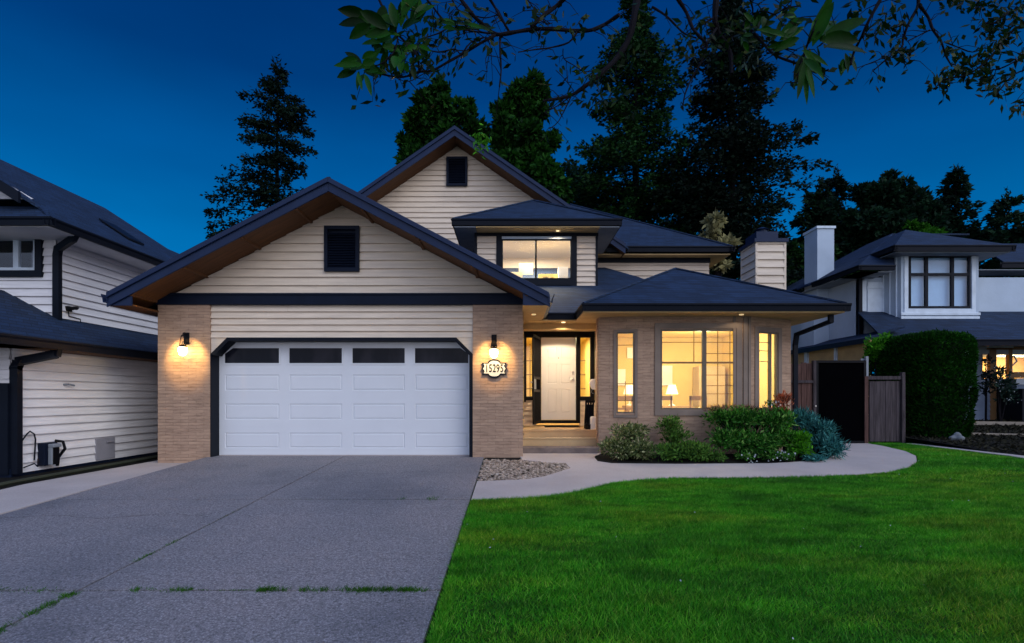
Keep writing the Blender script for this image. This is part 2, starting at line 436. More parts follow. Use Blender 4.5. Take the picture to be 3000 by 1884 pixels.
# driveway slabs, separated by real joints
d = MB(); ys = [-6, -1.2, 4.17, 7.14, 10.99]; xs = [DX0, -3.31, DX1]
for i in range(len(xs)-1):
    for j in range(len(ys)-1):
        g0, g1 = .011, .011
        x0, x1, y0, y1 = xs[i]+g0, xs[i+1]-g1, ys[j]+g0, ys[j+1]-g1
        cut = [y0]+([10.67] if y0 < 10.67 < y1 else [])+[y1]
        for a, b in zip(cut[:-1], cut[1:]):
            d.ext([(x0,a,gz(a)), (x1,a,gz(a)), (x1,b,gz(b)), (x0,b,gz(b))], (0, 0, -.06))
tag(d.build('driveway', M['drive']), 'grey exposed aggregate driveway sloping up to the white garage door', 'driveway', kind='structure')
ck = MB()
for path in ([(-4.9,2.4),(-4.7,3.0),(-4.85,3.5),(-4.55,4.1)], [(-3.3,8.9),(-2.7,9.05),(-2.2,8.9),(-1.5,9.1),(-.8,9.0)], [(-5.9,6.2),(-5.3,6.35),(-4.7,6.2),(-4.1,6.4),(-3.4,6.3)]):
    pp = []
    for (ax, ay), (bx, by) in zip(path[:-1], path[1:]):
        for q in range(6): pp.append((ax+(bx-ax)*q/6+random.gauss(0,.012), ay+(by-ay)*q/6+random.gauss(0,.012)))
    for (ax, ay), (bx, by) in zip(pp[:-1], pp[1:]):
        w_ = random.uniform(.002, .005); L_ = math.hypot(bx-ax, by-ay)+1e-6; nx_, ny_ = -(by-ay)/L_*w_, (bx-ax)/L_*w_
        ck.quad((ax-nx_,ay-ny_,gz(ay)+.003),(bx-nx_,by-ny_,gz(by)+.003),(bx+nx_,by+ny_,gz(by)+.003),(ax+nx_,ay+ny_,gz(ay)+.003))
tag(ck.build('driveway_cracks', M['soil']), 'fine dark hairline cracks in the driveway surface', 'cracks', kind='structure')
# walkway
near = [(1388,1466),(1480,1463),(1574,1459),(1661,1448),(1700,1440),(1736,1431),(1798,1415),(1873,1406),(1979,1401),(2120,1401),(2259,1400),(2400,1397),(2508,1392),(2602,1384),(2658,1371),(2686,1353),(2683,1337),(2652,1323),(2583,1307),(2540,1300)]
far = [(2462,1301),(2464,1315),(2452,1334),(2409,1350),(2259,1359),(1979,1361),(1792,1359),(1751,1353),(1740,1340),(1748,1325),(1746,1311)]
NW = [G(*p)[:2] for p in near]; FW = [G(*p)[:2] for p in far]
NW[0] = (DX1+.012, NW[0][1])
gravel_px = [(1420,1348),(1530,1349),(1602,1357),(1656,1358),(1671,1373),(1638,1384),(1593,1398),(1530,1407),(1417,1412)]
GR = [G(*p)[:2] for p in gravel_px]; GR[0] = (DX1+.012, GR[0][1]); GR[-1] = (DX1+.012, GR[-1][1])
walk = NW+FW+[(1.86, 11.28), (.15, 11.28), (.15, 10.78)]+[GR[1], GR[2], GR[3], GR[4], GR[5], GR[6], GR[7], GR[8]]
w = ground_poly(MB(), walk, .012, .08)
tag(w.build('walkway', M['concrete']), 'pale concrete walkway curving from the drive to the front steps and the gates', 'path', kind='structure')
# gravel bed
gb = ground_poly(MB(), [GR[0], GR[1], GR[2], GR[3], GR[4], GR[5], GR[6], GR[7], GR[8]], -.012); ground_poly(gb, [(DX1+.012,GR[0][1]), GR[1], (.2,10.68), (DX1+.012,10.68)], -.013)
tag(gb.build('gravel_bed', M['soil']), 'small bed of soil under the gravel by the right garage pillar', 'bed', kind='structure')
def inside(P, poly):
    x, y = P[:, 0], P[:, 1]; r = np.zeros(len(P), bool); n = len(poly)
    for i in range(n):
        (x0, y0), (x1, y1) = poly[i], poly[(i+1) % n]
        if y0 == y1: continue
        c = ((y0 > y) != (y1 > y)) & (x < (x1-x0)*(y-y0)/(y1-y0)+x0); r ^= c
    return r
GZ = np.vectorize(gz)
def pebbles(name, poly, n, r0, r1, mat, label, cat, dz=-.005):
    lo = np.min(poly, 0); hi = np.max(poly, 0)
    P = RNG.uniform(lo, hi, (n*3, 2)); P = P[inside(P, poly)][:n]; n = len(P)
    ico = np.array([(1,0,0),(-1,0,0),(0,1,0),(0,-1,0),(0,0,1),(0,0,-1)], float)
    fs = np.array([(0,2,4),(2,1,4),(1,3,4),(3,0,4),(2,0,5),(1,2,5),(3,1,5),(0,3,5)])
    # one subdivision for rounder stones
    V = []
    for f in fs:
        a, b, c = ico[f]; ab, bc, ca = [(p+q)/np.linalg.norm(p+q) for p, q in ((a,b),(b,c),(c,a))]
        for t in ((a,ab,ca),(ab,b,bc),(ca,bc,c),(ab,bc,ca)): V += list(t)
    V = np.array(V); key = np.round(V, 4); uq, inv = np.unique(key, axis=0, return_inverse=True)
    out = []
    for i in range(n):
        k = RNG.uniform(.7, 1.2, (len(uq), 1)); s = RNG.uniform(r0, r1)*np.array([RNG.uniform(.8, 1.5), RNG.uniform(.7, 1.2), RNG.uniform(.5, .8)])
        a = RNG.uniform(0, 6.28); R = np.array([[math.cos(a), -math.sin(a), 0], [math.sin(a), math.cos(a), 0], [0, 0, 1]])
        Q = (uq*k*s)@R.T+np.array([P[i,0], P[i,1], gz(P[i,1])+dz+RNG.uniform(0, .012)]); out.append(Q[inv.ravel()])
    o = np_mesh(name, np.concatenate(out), 3, mat); return tag(o, label, cat, kind='stuff')
t = NT('gravel_stone'); gg = t.new('ShaderNodeNewGeometry'); nn = t.noise(t.coord(), 18, 2)
M['pebble'] = t.fin(t.ramp(nn, [(.3, (.07, .05, .035)), (.5, (.27, .20, .15)), (.7, (.52, .42, .33))]), .8, .2)
pebbles('gravel', GR, 1500, .016, .038, M['pebble'], 'loose tan and grey gravel beside the right garage pillar', 'gravel')
# side path by the neighbour
def lz(y): return min(.047*y, .38)
sp = MB()
for a, b in ((-2, 8.08), (8.08, 18)):
    sp.ext([(-7.2,a,lz(a)+.008),(DX0-.01,a,lz(a)+.008),(DX0-.01,b,lz(b)+.008),(-7.2,b,lz(b)+.008)], (0,0,-.07))
tag(sp.build('side_path', M['concrete']), 'pale concrete path between the driveway and the left neighbour', 'path', kind='structure')
sg = MB()
for a, b in ((-2, 8.08), (8.08, 20)):
    sg.quad((-12,a,lz(a)-.012),(-7.2,a,lz(a)-.012),(-7.2,b,lz(b)-.012),(-12,b,lz(b)-.012))
tag(sg.build('side_strip', M['soil']), 'dark narrow soil strip along the foot of the left neighbour wall', 'bed', kind='structure')
ed = MB(); ed.tube([(-7.45, -1, .0+.02), (-7.45, 8.08, lz(8.08)+.02), (-7.6, 12.5, .40)], .035, 6)
tag(ed.build('garden_edging', plain('green_black_edging', (.03, .035, .02), .7)), 'thin dark edging strip along the left side path', 'edging')
# neighbour bed on the right: terrain climbing to their porch
def bz(y): return .5+max(0, y-10.6)*.045
tb = MB(); ny = 24; nx = 26
vs = [[None]*(nx+1) for _ in range(ny+1)]; V = []; Fc = []
for j in range(ny+1):
    for i in range(nx+1):
        x = 9.95+i*.7; y = 4+j*.7; 
        V.append((x, y, (gz(y) if y < 10.6 else bz(y))+.01+RNG.uniform(-.02, .03)*(i > 0)))
for j in range(ny):
    for i in range(nx):
        k = j*(nx+1)+i; Fc.append((k, k+1, k+nx+2, k+nx+1))
tb.add(V, Fc)
tag(tb.build('neighbour_bed', M['soil']), 'dark planting bed rising towards the right neighbour house', 'bed', kind='structure')
kb = MB()
for a, b in ((3.5, 10.67), (10.67, 13.5)):
    kb.ext([(9.72,a,gz(a)+.03),(9.98,a,gz(a)+.03),(9.98,b,gz(b)+.03),(9.72,b,gz(b)+.03)], (0,0,-.1))
tag(kb.build('kerb_strip', M['concrete']), 'narrow concrete strip along the right edge of the lawn', 'kerb', kind='structure')

# ================================================================ THE HOUSE
H = empty('house', (-3.3, 10.67, .38), 'two storey beige house with brick pillars, white garage door and lit windows', 'house')
XC = -3.33; ZA = 5.636; SL = .522; HW = 4.02; YF = 9.93
def zr(x): return ZA-SL*abs(x-XC)
# --- garage roof
r = MB()
xl, xr = XC-HW, XC+HW
for x in (xl, xr):
    slab(r, [(XC,YF,ZA),(x,YF,zr(x)),(x,17.1,zr(x)),(XC,17.1,ZA)], .05)
roofg = r.build('roof', M['roof'], H)
roofg['label'] = 'low dark gable roof over the garage'
f = MB()
for x, sg in ((xl, -1), (xr, 1)):
    a0 = XC; 
    f.ext([(a0,YF-.035,ZA-.02),(x,YF-.035,zr(x)-.02),(x,YF-.035,zr(x)-.23),(a0,YF-.035,ZA-.23)], (0,.035,0))
    f.ext([(a0,YF-.075,ZA+.02),(x-sg*.02,YF-.075,zr(x)+.03),(x-sg*.02,YF-.075,zr(x)-.065),(a0,YF-.075,ZA-.075)], (0,.04,0))
f.build('rake_board', M['rake'], H, bevel=.006)
s = MB()
for x in (xl+.05, xr-.05):
    s.ext([(XC,YF,ZA-.19),(x,YF,zr(x)-.19),(x,10.74,zr(x)-.19),(XC,10.74,ZA-.19)], (0,0,-.02))
s.build('rake_soffit', M['wood'], H)
s = MB()
for k in (-3.6, -2.65, -1.6, -.6, .6, 1.6, 2.65, 3.6):
    x = XC+k; s.box(x-.025, x+.025, YF, 10.72, zr(x)-.245, zr(x)-.19)
s.build('lookout', M['wood'], H)
# eave soffits, gutters
s = MB(); s.box(.2, .66, YF+.02, 12.0, 3.345, 3.375); s.build('eave_soffit', M['soffit'], H); s = MB(); s.box(-7.30, -6.90, YF+.02, 17, 3.33, 3.36); s.build('eave_soffit', M['wood'], H)
f = MB(); gutter(f, (xl-.08, YF-.06, zr(xl)+.0), (xl-.08, 17, zr(xl)+.0), (-1,0,0)); gutter(f, (xr+.08, YF-.06, zr(xr)), (xr+.08, 11.9, zr(xr)), (1,0,0))
f.build('gutter', M['rake'], H)
f = MB(); f.ext([(-7.34,YF+.005,3.52),(-6.92,YF+.005,3.72),(-6.92,YF+.005,3.34),(-7.34,YF+.005,3.34)], (0,.03,0)); f.ext([(.66,YF+.005,3.50),(.2,YF+.005,3.74),(.2,YF+.005,3.345),(.66,YF+.005,3.345)], (0,.03,0))
# (end returns of the boxed eaves)
f.build('eave_return', M['rake'], H)
# --- front garage walls
w = MB()
siding(w, (0,10.73,0), UX, -NY, [(XC-3.27,3.70),(XC+3.27,3.70),(XC,zr(XC)-.2)], holes=[(-3.66,-2.99,4.14,5.0)], z0=3.70)
siding(w, (0,10.73,0), UX, -NY, [(-5.9,2.84),(-.767,2.84),(-.767,3.48),(-5.9,3.48)], z0=2.84, exp=.128)
w.ext([(-5.9,10.71,2.517),(-5.575,10.71,2.84),(-5.9,10.71,2.84)], (0,.03,0)); w.ext([(-.767,10.71,2.517),(-.767,10.71,2.84),(-1.09,10.71,2.84)], (0,.03,0))
w.ext([(xl+.4,10.76,3.42),(xr-.4,10.76,3.42),(XC,10.76,ZA-.1)], (0,.1,0))
w.box(-5.9, -.767, 10.76, 10.86, 2.84, 3.48)
# side walls
w.box(-6.86, -6.76, 10.76, 17, .2, 3.6); 
siding(w, (-6.87,0,0), NY, -UX, [(10.9,.35),(17,.35),(17,3.4),(10.9,3.4)])
w.build('wall', M['siding'], H)['label'] = 'beige lap siding of the garage front and gable'
b = MB(); b.box(-6.94, .213, 10.64, 10.74, 3.477, 3.70); b.box(-6.94,.213,10.615,10.64,3.665,3.70)
b.build('fascia_band', M['band'], H, bevel=.004)
for x0, x1, z0 in ((-6.92, -5.90, .30), (-.767, .213, .42)):
    b = MB(); b.box(x0, x1, 10.67, 11.0, z0, 3.477); b.box(x0-.0, x1, 11.0, 11.15, z0, 3.477)
    b.build('pillar', M['brick'], H)
# side wall behind right pillar to the porch
b = MB(); b.box(.06, .20, 11.15, 14.0, .3, 3.6); siding(b, (.20,0,0), NY, UX, [(11.16,.9),(13.9,.9),(13.9,3.4),(11.16,3.4)]); b.build('porch_side_wall', M['siding'], H)
# garage door surround (chamfered)
o = MB()
OP = [(-5.9,.45),(-5.9,2.517),(-5.575,2.84),(-1.09,2.84),(-.767,2.517),(-.767,.45)]
IN = [(-5.83,.45),(-5.83,2.49),(-5.545,2.775),(-1.12,2.775),(-.835,2.49),(-.835,.45)]
for i in range(5):
    a, bb, c, dd = OP[i], OP[i+1], IN[i+1], IN[i]
    if i == 0: a, bb, c, dd = (-5.9,.45), (-5.9,2.517), (-5.885,2.50), (-5.885,.45)
    o.ext([(a[0],10.68,a[1]),(bb[0],10.68,bb[1]),(c[0],10.68,c[1]),(dd[0],10.68,dd[1])], (0,.32,0))
o.build('door_surround', M['trim'], H)
# --- garage door
GD = MB(); y = 10.98
DXs = [(659,818),(848,1002),(1033,1186),(1216,1372)]
def gx(p): return (p-1500)/F*y
def gzz(p): return CZ+(HY-p)/F*y
rects = [(gx(a), gx(b_), gzz(q), gzz(p)) for (a, b_) in DXs for (p, q) in ((1098,1144),(1183,1229),(1268,1313))]
wrects = [(gx(a), gx(b_), gzz(1064), gzz(1020)) for (a, b_) in DXs]
X0, X1, Z0, Z1 = gx(640), gx(1391), gzz(1334), 2.80
panel_face(GD, X0, X1, Z0, gzz(1075), rects, y)
for a, b_ in zip([X0]+[r_[1] for r_ in wrects], [r_[0] for r_ in wrects]+[X1]): GD.quad((a,y,gzz(1075)),(b_,y,gzz(1075)),(b_,y,Z1),(a,y,Z1))
for r_ in wrects:
    GD.quad((r_[0],y,gzz(1075)),(r_[1],y,gzz(1075)),(r_[1],y,r_[2]),(r_[0],y,r_[2])); GD.quad((r_[0],y,r_[3]),(r_[1],y,r_[3]),(r_[1],y,Z1),(r_[0],y,Z1))
for zj in (gzz(1081), gzz(1163.5), gzz(1248.5)): GD.box(X0, X1, y-.0015, y-.0005, zj-.002, zj+.002)
GD.box(X0, X1, y+.04, y+.08, Z0, Z1)
gdoor = GD.build('garage_door', M['white'], H); gdoor['label'] = 'white panelled double garage door with four high windows'
for i, r_ in enumerate(wrects):
    fr = MB(); frame_ring(fr, (0,y,0), UX, NY, r_[0]-.03, r_[1]+.03, r_[2]-.03, r_[3]+.03, .03, -.012, .0)
    wf = fr.build('window', M['white'], gdoor)
    pn = MB(); 
    c = .10 if i in (0, 3) else 0
    q = [(r_[0],r_[2]),(r_[1],r_[2]),(r_[1],r_[3]),(r_[0],r_[3])]
    if i == 0: q = [(r_[0],r_[2]),(r_[1],r_[2]),(r_[1],r_[3]),(r_[0]+.16,r_[3]),(r_[0],r_[3]-.11)]
    if i == 3: q = [(r_[0],r_[2]),(r_[1],r_[2]),(r_[1],r_[3]-.11),(r_[1]-.16,r_[3]),(r_[0],r_[3])]
    pn.add([(x, y+.006, z) for x, z in q], [tuple(range(len(q)))]); pn.build('pane', M['dglass'], gdoor)
    if i in (0, 3):
        cc = MB(); x_, s_ = (r_[0], 1) if i == 0 else (r_[1], -1)
        cc.ext([(x_, y-.01, r_[3]-.11), (x_+s_*.16, y-.01, r_[3]), (x_, y-.01, r_[3])], (0,.02,0)); cc.build('corner_filler', M['white'], gdoor)
o = MB(); o.box(-5.83, -.84, 10.90, 10.97, .485, .515); o.build('threshold', M['concrete'], H)
# gable vents
def vent(x0, x1, z0, z1, y):
    v = MB(); frame_ring(v, (0,y,0), UX, -NY, x0, x1, z0, z1, .07, .0, .05); o = v.build('gable_vent', M['band'], H)
    v = MB(); v.box(x0+.05, x1-.05, y+.03, y+.04, z0+.05, z1-.05)
    n = int((z1-z0-.14)/.05)
    for k in range(n):
        z = z0+.07+k*.05; v.ext([(x0+.06,y-.03,z),(x1-.06,y-.03,z),(x1-.06,y+.02,z+.04),(x0+.06,y+.02,z+.04)], (0,0,.006))
    v.build('louvres', M['band'], o)
vent(-3.67, -2.985, 4.13, 5.02, 10.70)
vent(-2.05, -1.39, 8.27, 9.18, 17.07)
# --- main gable (upper storey)
GX, GZ_, GS, GY = -1.72, 9.77, .69, 16.4
def zg(x): return GZ_-GS*abs(x-GX)
r = MB()
for x in (-7.0, 3.5): slab(r, [(GX,GY,GZ_),(x,GY,zg(x)),(x,27,zg(x)),(GX,27,GZ_)], .06)
# right hip
S2 = .64; t2 = 4.45
e = 6.25; A_ = (6.7,16.6,e); Bk = (6.7,25.5,e); R0 = (6.7-t2,16.6+t2,e+S2*t2); 
slab(r, [(1.2,16.6,e), A_, R0, (-1.0,16.6+t2,e+S2*t2)], .06); slab(r, [A_, Bk, R0], .06); slab(r, [Bk,(-1,25.5,e),(-1.0,16.6+t2,e+S2*t2),R0], .06)
# dormer hip roof
S3 = .58
dl, dr, dy, hw = -1.52, 2.80, 14.05, 2.16
slab(r, [(dl,dy,e),(dr,dy,e),(dl+hw,dy+hw,e+S3*hw)], .05)
slab(r, [(dl,17.2,e),(dl,dy,e),(dl+hw,dy+hw,e+S3*hw),(dl+hw,17.2,e+S3*hw)], .05); slab(r, [(dr,dy,e),(dr,17.4,e),(dl+hw,17.4,e+S3*hw),(dl+hw,dy+hw,e+S3*hw)], .05)
r.build('roof', M['roof'], H)['label'] = 'steep dark upper roof with its hipped dormer'
f = MB()
for x in (-7.0, 3.4):
    f.ext([(GX,GY-.04,GZ_-.02),(x,GY-.04,zg(x)-.02),(x,GY-.04,zg(x)-.26),(GX,GY-.04,GZ_-.26)], (0,.04,0)); f.ext([(GX,GY-.08,GZ_+.03),(x,GY-.08,zg(x)+.03),(x,GY-.08,zg(x)-.08),(GX,GY-.08,GZ_-.08)], (0,.04,0))
f.build('rake_board', M['rake'], H)
s = MB()
for x in (-6.9, 3.4): s.ext([(GX,GY,GZ_-.22),(x,GY,zg(x)-.22),(x,17.2,zg(x)-.22),(GX,17.2,GZ_-.22)], (0,0,-.02))
s.build('rake_soffit', M['wood'], H)
w = MB()
siding(w, (0,17.12,0), UX, -NY, [(-6.6,4.0),(-1.72,4.0),(-1.72,9.54),(-6.6,zg(-6.6)-.23)], holes=[(-2.05,-1.72,8.27,9.18)], z0=4)
siding(w, (0,17.12,0), UX, -NY, [(-1.72,4.0),(3.0,4.0),(3.0,zg(3.0)-.23),(-1.72,9.54)], holes=[(-1.72,-1.39,8.27,9.18)], z0=4)
siding(w, (0,17.12,0), UX, -NY, [(3.0,3.5),(6.17,3.5),(6.17,6.1),(3.0,6.1)], z0=3.5)
w.box(-6.6, 6.15, 17.13, 17.25, .5, 6.1); w.ext([(-6.6,17.13,6.1),(3.2,17.13,6.1),(-1.72,17.13,9.5)], (0,.1,0))
w.box(6.05, 6.17, 17.13, 25, .5, 6.1); siding(w, (6.17,0,0), NY, UX, [(17.2,3.0),(25,3.0),(25,6.1),(17.2,6.1)])
w.box(-6.6, -6.5, 17.2, 26, .5, 6.1)
w.build('wall', M['siding'], H)['label'] = 'beige lap siding of the upper storey and big gable'
# right upper eave: gutter, frieze, soffit
f = MB(); gutter(f, (2.86,16.55,e+.01), (6.78,16.55,e+.01), (0,-1,0), .17); gutter(f, (6.75,16.5,e+.01), (6.75,25.4,e+.01), (1,0,0), .17); f.build('gutter', M['trim'], H)
f = MB(); f.box(2.3, 6.66, 16.66, 17.12, 6.02, 6.05); f.box(6.17, 6.66, 17.12, 25, 6.02, 6.05); f.build('eave_soffit', M['soffit'], H)
f = MB(); f.box(2.26, 6.19, 17.04, 17.10, 5.88, 6.02); f.build('frieze', M['trim'], H)
# --- dormer
f = MB(); gutter(f, (dl-.03,dy-.05,e+.01), (dr+.03,dy-.05,e+.01), (0,-1,0), .17); gutter(f, (dl-.05,dy-.03,e+.01), (dl-.05,17.1,e+.01), (-1,0,0), .17); gutter(f, (dr+.05,dy-.03,e+.01), (dr+.05,16.6,e+.01), (1,0,0), .17)
f.build('gutter', M['trim'], H)
f = MB(); f.box(-.93, 2.26, dy+.02, 14.6, 6.05, 6.075); f.build('eave_soffit', M['soffit'], H)
f = MB(); f.box(dl+.03, -.94, dy+.02, 17.1, 6.05, 6.075); f.box(2.27, dr-.03, dy+.02, 17.1, 6.05, 6.075); f.build('eave_soffit', M['grey'], H)
DW = 14.6
w = MB()
for u0, u1 in ((-.93, -.40), (1.68, 2.23)): siding(w, (0,DW,0), UX, -NY, [(u0,4.3),(u1,4.3),(u1,6.0),(u0,6.0)], z0=4.3, exp=.15)
w.box(-.93, -.36, DW+.001, DW+.12, 4.2, 6.05); w.box(1.66, 2.23, DW+.001, DW+.12, 4.2, 6.05); w.box(-.36, 1.66, DW+.001, DW+.12, 4.2, 4.84)
w.box(-.36, 1.66, DW+.001, DW+.12, 5.98, 6.05)
w.box(-.93, -.83, DW+.12, 17.1, 4.2, 6.05); w.box(2.13, 2.23, DW+.12, 17.1, 4.2, 6.05)
siding(w, (2.23,0,0), NY, UX, [(DW,4.3),(17.1,4.3),(17.1,6.05),(DW,6.05)]); siding(w, (-.93,0,0), NY, -UX, [(DW,4.3),(17.1,4.3),(17.1,6.05),(DW,6.05)])
w.build('dormer_wall', M['siding'], H)
f = MB(); f.box(-1.0, 2.30, DW-.05, DW, 5.965, 6.05); f.box(-1.0, -.93, DW-.04, DW+.02, 4.2, 5.965); f.box(2.23, 2.29, DW-.04, DW+.02, 4.2, 5.965)
f.box(-.42, -.27, DW-.05, DW+.05, 4.35, 5.965); f.box(1.59, 1.73, DW-.05, DW+.05, 4.35, 5.965); f.box(-.27, 1.59, DW-.06, DW+.05, 4.66, 4.83); f.box(-.27,1.59,DW-.03,DW+.03,4.35,4.66)
f.build('dormer_trim', M['trim'], H)
def window(parent, A, U, N, u0, u1, z0, z1, fm, fw=.04, mull=(), bars_v=(), bars_h=(), d=(.0,.06), mm=None, name='window'):
    fr = MB(); frame_ring(fr, A, U, N, u0, u1, z0, z1, fw, d[0], d[1])
    for m_, w_ in mull: lbox(fr, A, U, N, m_-w_/2, m_+w_/2, d[0]+.002, d[1]-.002, z0+fw, z1-fw)
    o = fr.build(name, fm, parent)
    if bars_v or bars_h:
        bb = MB()
        for u, a, b_ in bars_v: lbox(bb, A, U, N, u-.007, u+.007, d[0]+.02, d[0]+.03, a, b_)
        for z, a, b_ in bars_h: lbox(bb, A, U, N, a, b_, d[0]+.021, d[0]+.031, z-.007, z+.007)
        bb.build('muntin', mm or M['muntin'], o)
    gl = MB(); lbox(gl, A, U, N, u0+fw*.5, u1-fw*.5, d[0]+.034, d[0]+.036, z0+fw*.5, z1-fw*.5); gl.build('pane', M['glass'], o)
    return o
wd = window(H, (0,DW,0), UX, NY, -.27, 1.59, 4.83, 5.90, M['trim'], .03, mull=[(.64,.05)]); wd['label'] = 'lit two pane dormer window'
f = MB(); f.box(-.27, 1.59, DW-.02, DW+.05, 5.90, 5.965); f.build('header_trim', M['trimw'], H)
# dormer room
rm = MB(); room(rm, -.8, 2.1, DW+.12, 17.0, 4.5, 6.0)
M['pale'] = plain('pale_room_wall', (.78, .66, .52), .8, .1, .04)
ro = rm.build('interior', [M['pale'], M['warmfloor']], H)
f = MB(); f.box(.2, .62, 16.0, 16.05, 4.5, 5.6); f.box(-.05,.3,15.6,15.7,4.5,5.25); tag(f.build('wardrobe', M['fabricb']), 'beige wardrobe behind the left pane of the dormer window', 'wardrobe')
f = MB(); f.box(.75, 1.35, 15.4, 15.9, 4.5, 5.15); tag(f.build('cabinet', M['warmwall']), 'low yellow cabinet behind the right dormer pane', 'cabinet')
pl = MB()
for k in range(9):
    a = k*.7; pl.tube([(1.0,15.0,4.85),(1.0+.09*math.cos(a),15.0+.05*math.sin(a),4.95),(1.0+.17*math.cos(a),15.0+.08*math.sin(a),4.93+.05*math.sin(2*a))], [.01,.035,.01], 5)
pl.box(.94,1.06,14.94,15.06,4.78,4.88); tag(pl.build('house_plant', plain('ochre_leaf', (.35, .22, .04), .6)), 'small ochre plant on the sill inside the dormer window', 'plant')
f = MB(); f.box(1.3, 1.56, 15.2, 15.5, 4.5, 5.3); tag(f.build('curtain', M['paper']), 'white curtain at the right edge inside the dormer window', 'curtain')
lamp('room_light', 'AREA', (.6, 15.6, 5.96), 150, (1, .88, .66), 1.4, ro)

# --- entry roof and bay roof
r = MB()
def ze(y): return 3.5+.43*(y-11.9)
slab(r, [(-3.0,11.9,3.5),(1.6,11.9,3.5),(4.0,14.6,ze(14.6)),(3.63,15.7,ze(15.7)),(2.9,17.12,ze(17.12)),(-3.0,17.12,ze(17.12))], .04)
bl, br_, by, bzv, sb = 1.40, 6.55, 10.7, 3.5, .5
hx = (bl+br_)/2; hb = (br_-bl)/2
P_ = (hx, by+hb, bzv+sb*hb)
slab(r, [(bl,by,bzv),(br_,by,bzv),P_], .045); slab(r, [(br_,by,bzv),(br_,17.1,bzv),(hx,17.1,P_[2]),P_], .045); slab(r, [(bl,17.1,bzv),(bl,by,bzv),P_,(hx,17.1,P_[2])], .045)
r.build('roof', M['roof'], H)['label'] = 'low hipped roof over the porch and bay window'
# ridge caps
rc = MB(); 
for a, b_ in (((bl,by,bzv), P_), ((br_,by,bzv), P_)): rc.tube([Vector(a)+Vector((0,0,.012)), Vector(b_)+Vector((0,0,.012))], .03, 6)
for a, b_ in (((dl,dy,e), (dl+hw,dy+hw,e+S3*hw)), ((dr,dy,e), (dl+hw,dy+hw,e+S3*hw)), (A_, R0)): rc.tube([Vector(a)+Vector((0,0,.012)), Vector(b_)+Vector((0,0,.012))], .035, 6)
rc.tube([(XC,YF,ZA+.01),(XC,17,ZA+.01)], .04, 6)
rc.build('ridge_cap', M['roof'], H)
f = MB(); gutter(f, (bl-.02,by-.05,bzv+.01), (br_+.08,by-.05,bzv+.01), (0,-1,0), .15); gutter(f, (bl-.04,by-.03,bzv+.01), (bl-.04,11.9,bzv+.01), (-1,0,0), .15); gutter(f, (.78,11.85,bzv+.01), (bl-.04,11.85,bzv+.01), (0,-1,0), .15); gutter(f, (br_+.06,by-.03,bzv+.01), (br_+.06,17,bzv+.01), (1,0,0), .15)
f.build('gutter', M['trim'], H)
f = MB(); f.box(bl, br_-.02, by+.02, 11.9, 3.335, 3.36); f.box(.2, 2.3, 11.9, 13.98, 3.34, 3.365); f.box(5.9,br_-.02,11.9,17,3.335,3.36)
f.build('eave_soffit', M['soffit'], H)
f = MB(); f.rbar([(6.42,11.0,3.32),(6.42,11.0,3.2),(6.12,11.74,3.02),(6.12,11.80,2.8),(6.12,11.80,.6)], .09, .07); f.build('downspout', M['trim'], H)
# --- bay walls
P0, P1, P2, P3 = (1.80, 11.36), (2.616, 11.25), (4.85, 11.25), (6.0, 11.75)
def seg_u(px, A, B):
    k = (px-CX)/F; dx, dyy = B[0]-A[0], B[1]-A[1]; t = (A[0]-k*A[1])/(k*dyy-dx); return t*math.hypot(dx, dyy)
def frame_of(A, B):
    A3 = Vector((*A, 0)); U = (Vector((*B, 0))-A3).normalized(); return A3, U, Vector((-U.y, U.x, 0))
w = MB(); 
h1 = (seg_u(1806,P0,P1), seg_u(1859,P0,P1), 1.34, 3.02); h2 = (seg_u(1935,P1,P2), seg_u(2156,P1,P2), 1.415, 3.07); h3 = (seg_u(2222,P2,P3), seg_u(2278,P2,P3), 1.42, 3.04)
for A, B, h, t_ in ((P0,P1,h1,.12), (P1,P2,h2,.12), (P2,P3,h3,.055)): wallseg(w, A, B, .42, 3.345, [h], t_)
w.box(1.80, 1.95, 11.5, 11.7, .42, 3.345); w.box(5.87, 6.0, 11.77, 17.1, .42, 3.345)
w.build('bay_wall', M['brick'], H)['label'] = 'tan brick wall of the bay'
w = MB(); w.box(2.12, 2.17, 11.7, 14.0, .42, 3.345); w.box(1.95,2.17,11.6,11.7,.42,3.345); w.build('porch_side_wall', M['siding'], H)
# brick-tone surrounds and corner boards
tr = MB(); A3, U, N = frame_of(P1, P2); L2 = (Vector(P2)-Vector(P1)).length
frame_ring(tr, A3, U, -N, h2[0]-.12, h2[1]+.12, h2[2]-.12, h2[3]+.13, .115, 0, .025); lbox(tr, A3, U, -N, L2-.09, L2-.005, 0, .03, 1.1, 3.34); lbox(tr, A3, U, -N, L2-.30, L2-.24, 0, .022, 1.1, 3.34)
A3, U, N = frame_of(P2, P3); lbox(tr, A3, U, -N, .005, .07, 0, .03, 1.1, 3.34); frame_ring(tr, A3, U, -N, h3[0]-.11, h3[1]+.11, h3[2]-.1, h3[3]+.10, .10, 0, .02)
A3, U, N = frame_of(P0, P1); frame_ring(tr, A3, U, -N, h1[0]-.06, h1[1]+.06, h1[2]-.09, h1[3]+.05, .05, 0, .02)
tr.build('window_surround', plain('taupe_surround', (.20, .15, .12), .7), H)
A3, U, N = frame_of(P0, P1); w1 = window(H, A3, U, N, *h1, M['bframe'], .03, bars_v=[((h1[0]+h1[1])/2,1.4,2.0)], bars_h=[(2.75,h1[0],h1[1]),(1.95,h1[0],h1[1]),(1.6,h1[0],h1[1])]); w1['label'] = 'tall narrow lit bay window beside the porch'
A3, U, N = frame_of(P1, P2); um = seg_u(2064,P1,P2); 
def bzf(p): return CZ+(HY-p)/F*11.28
ua, ub_ = seg_u(2104,P1,P2), seg_u(2140,P1,P2)
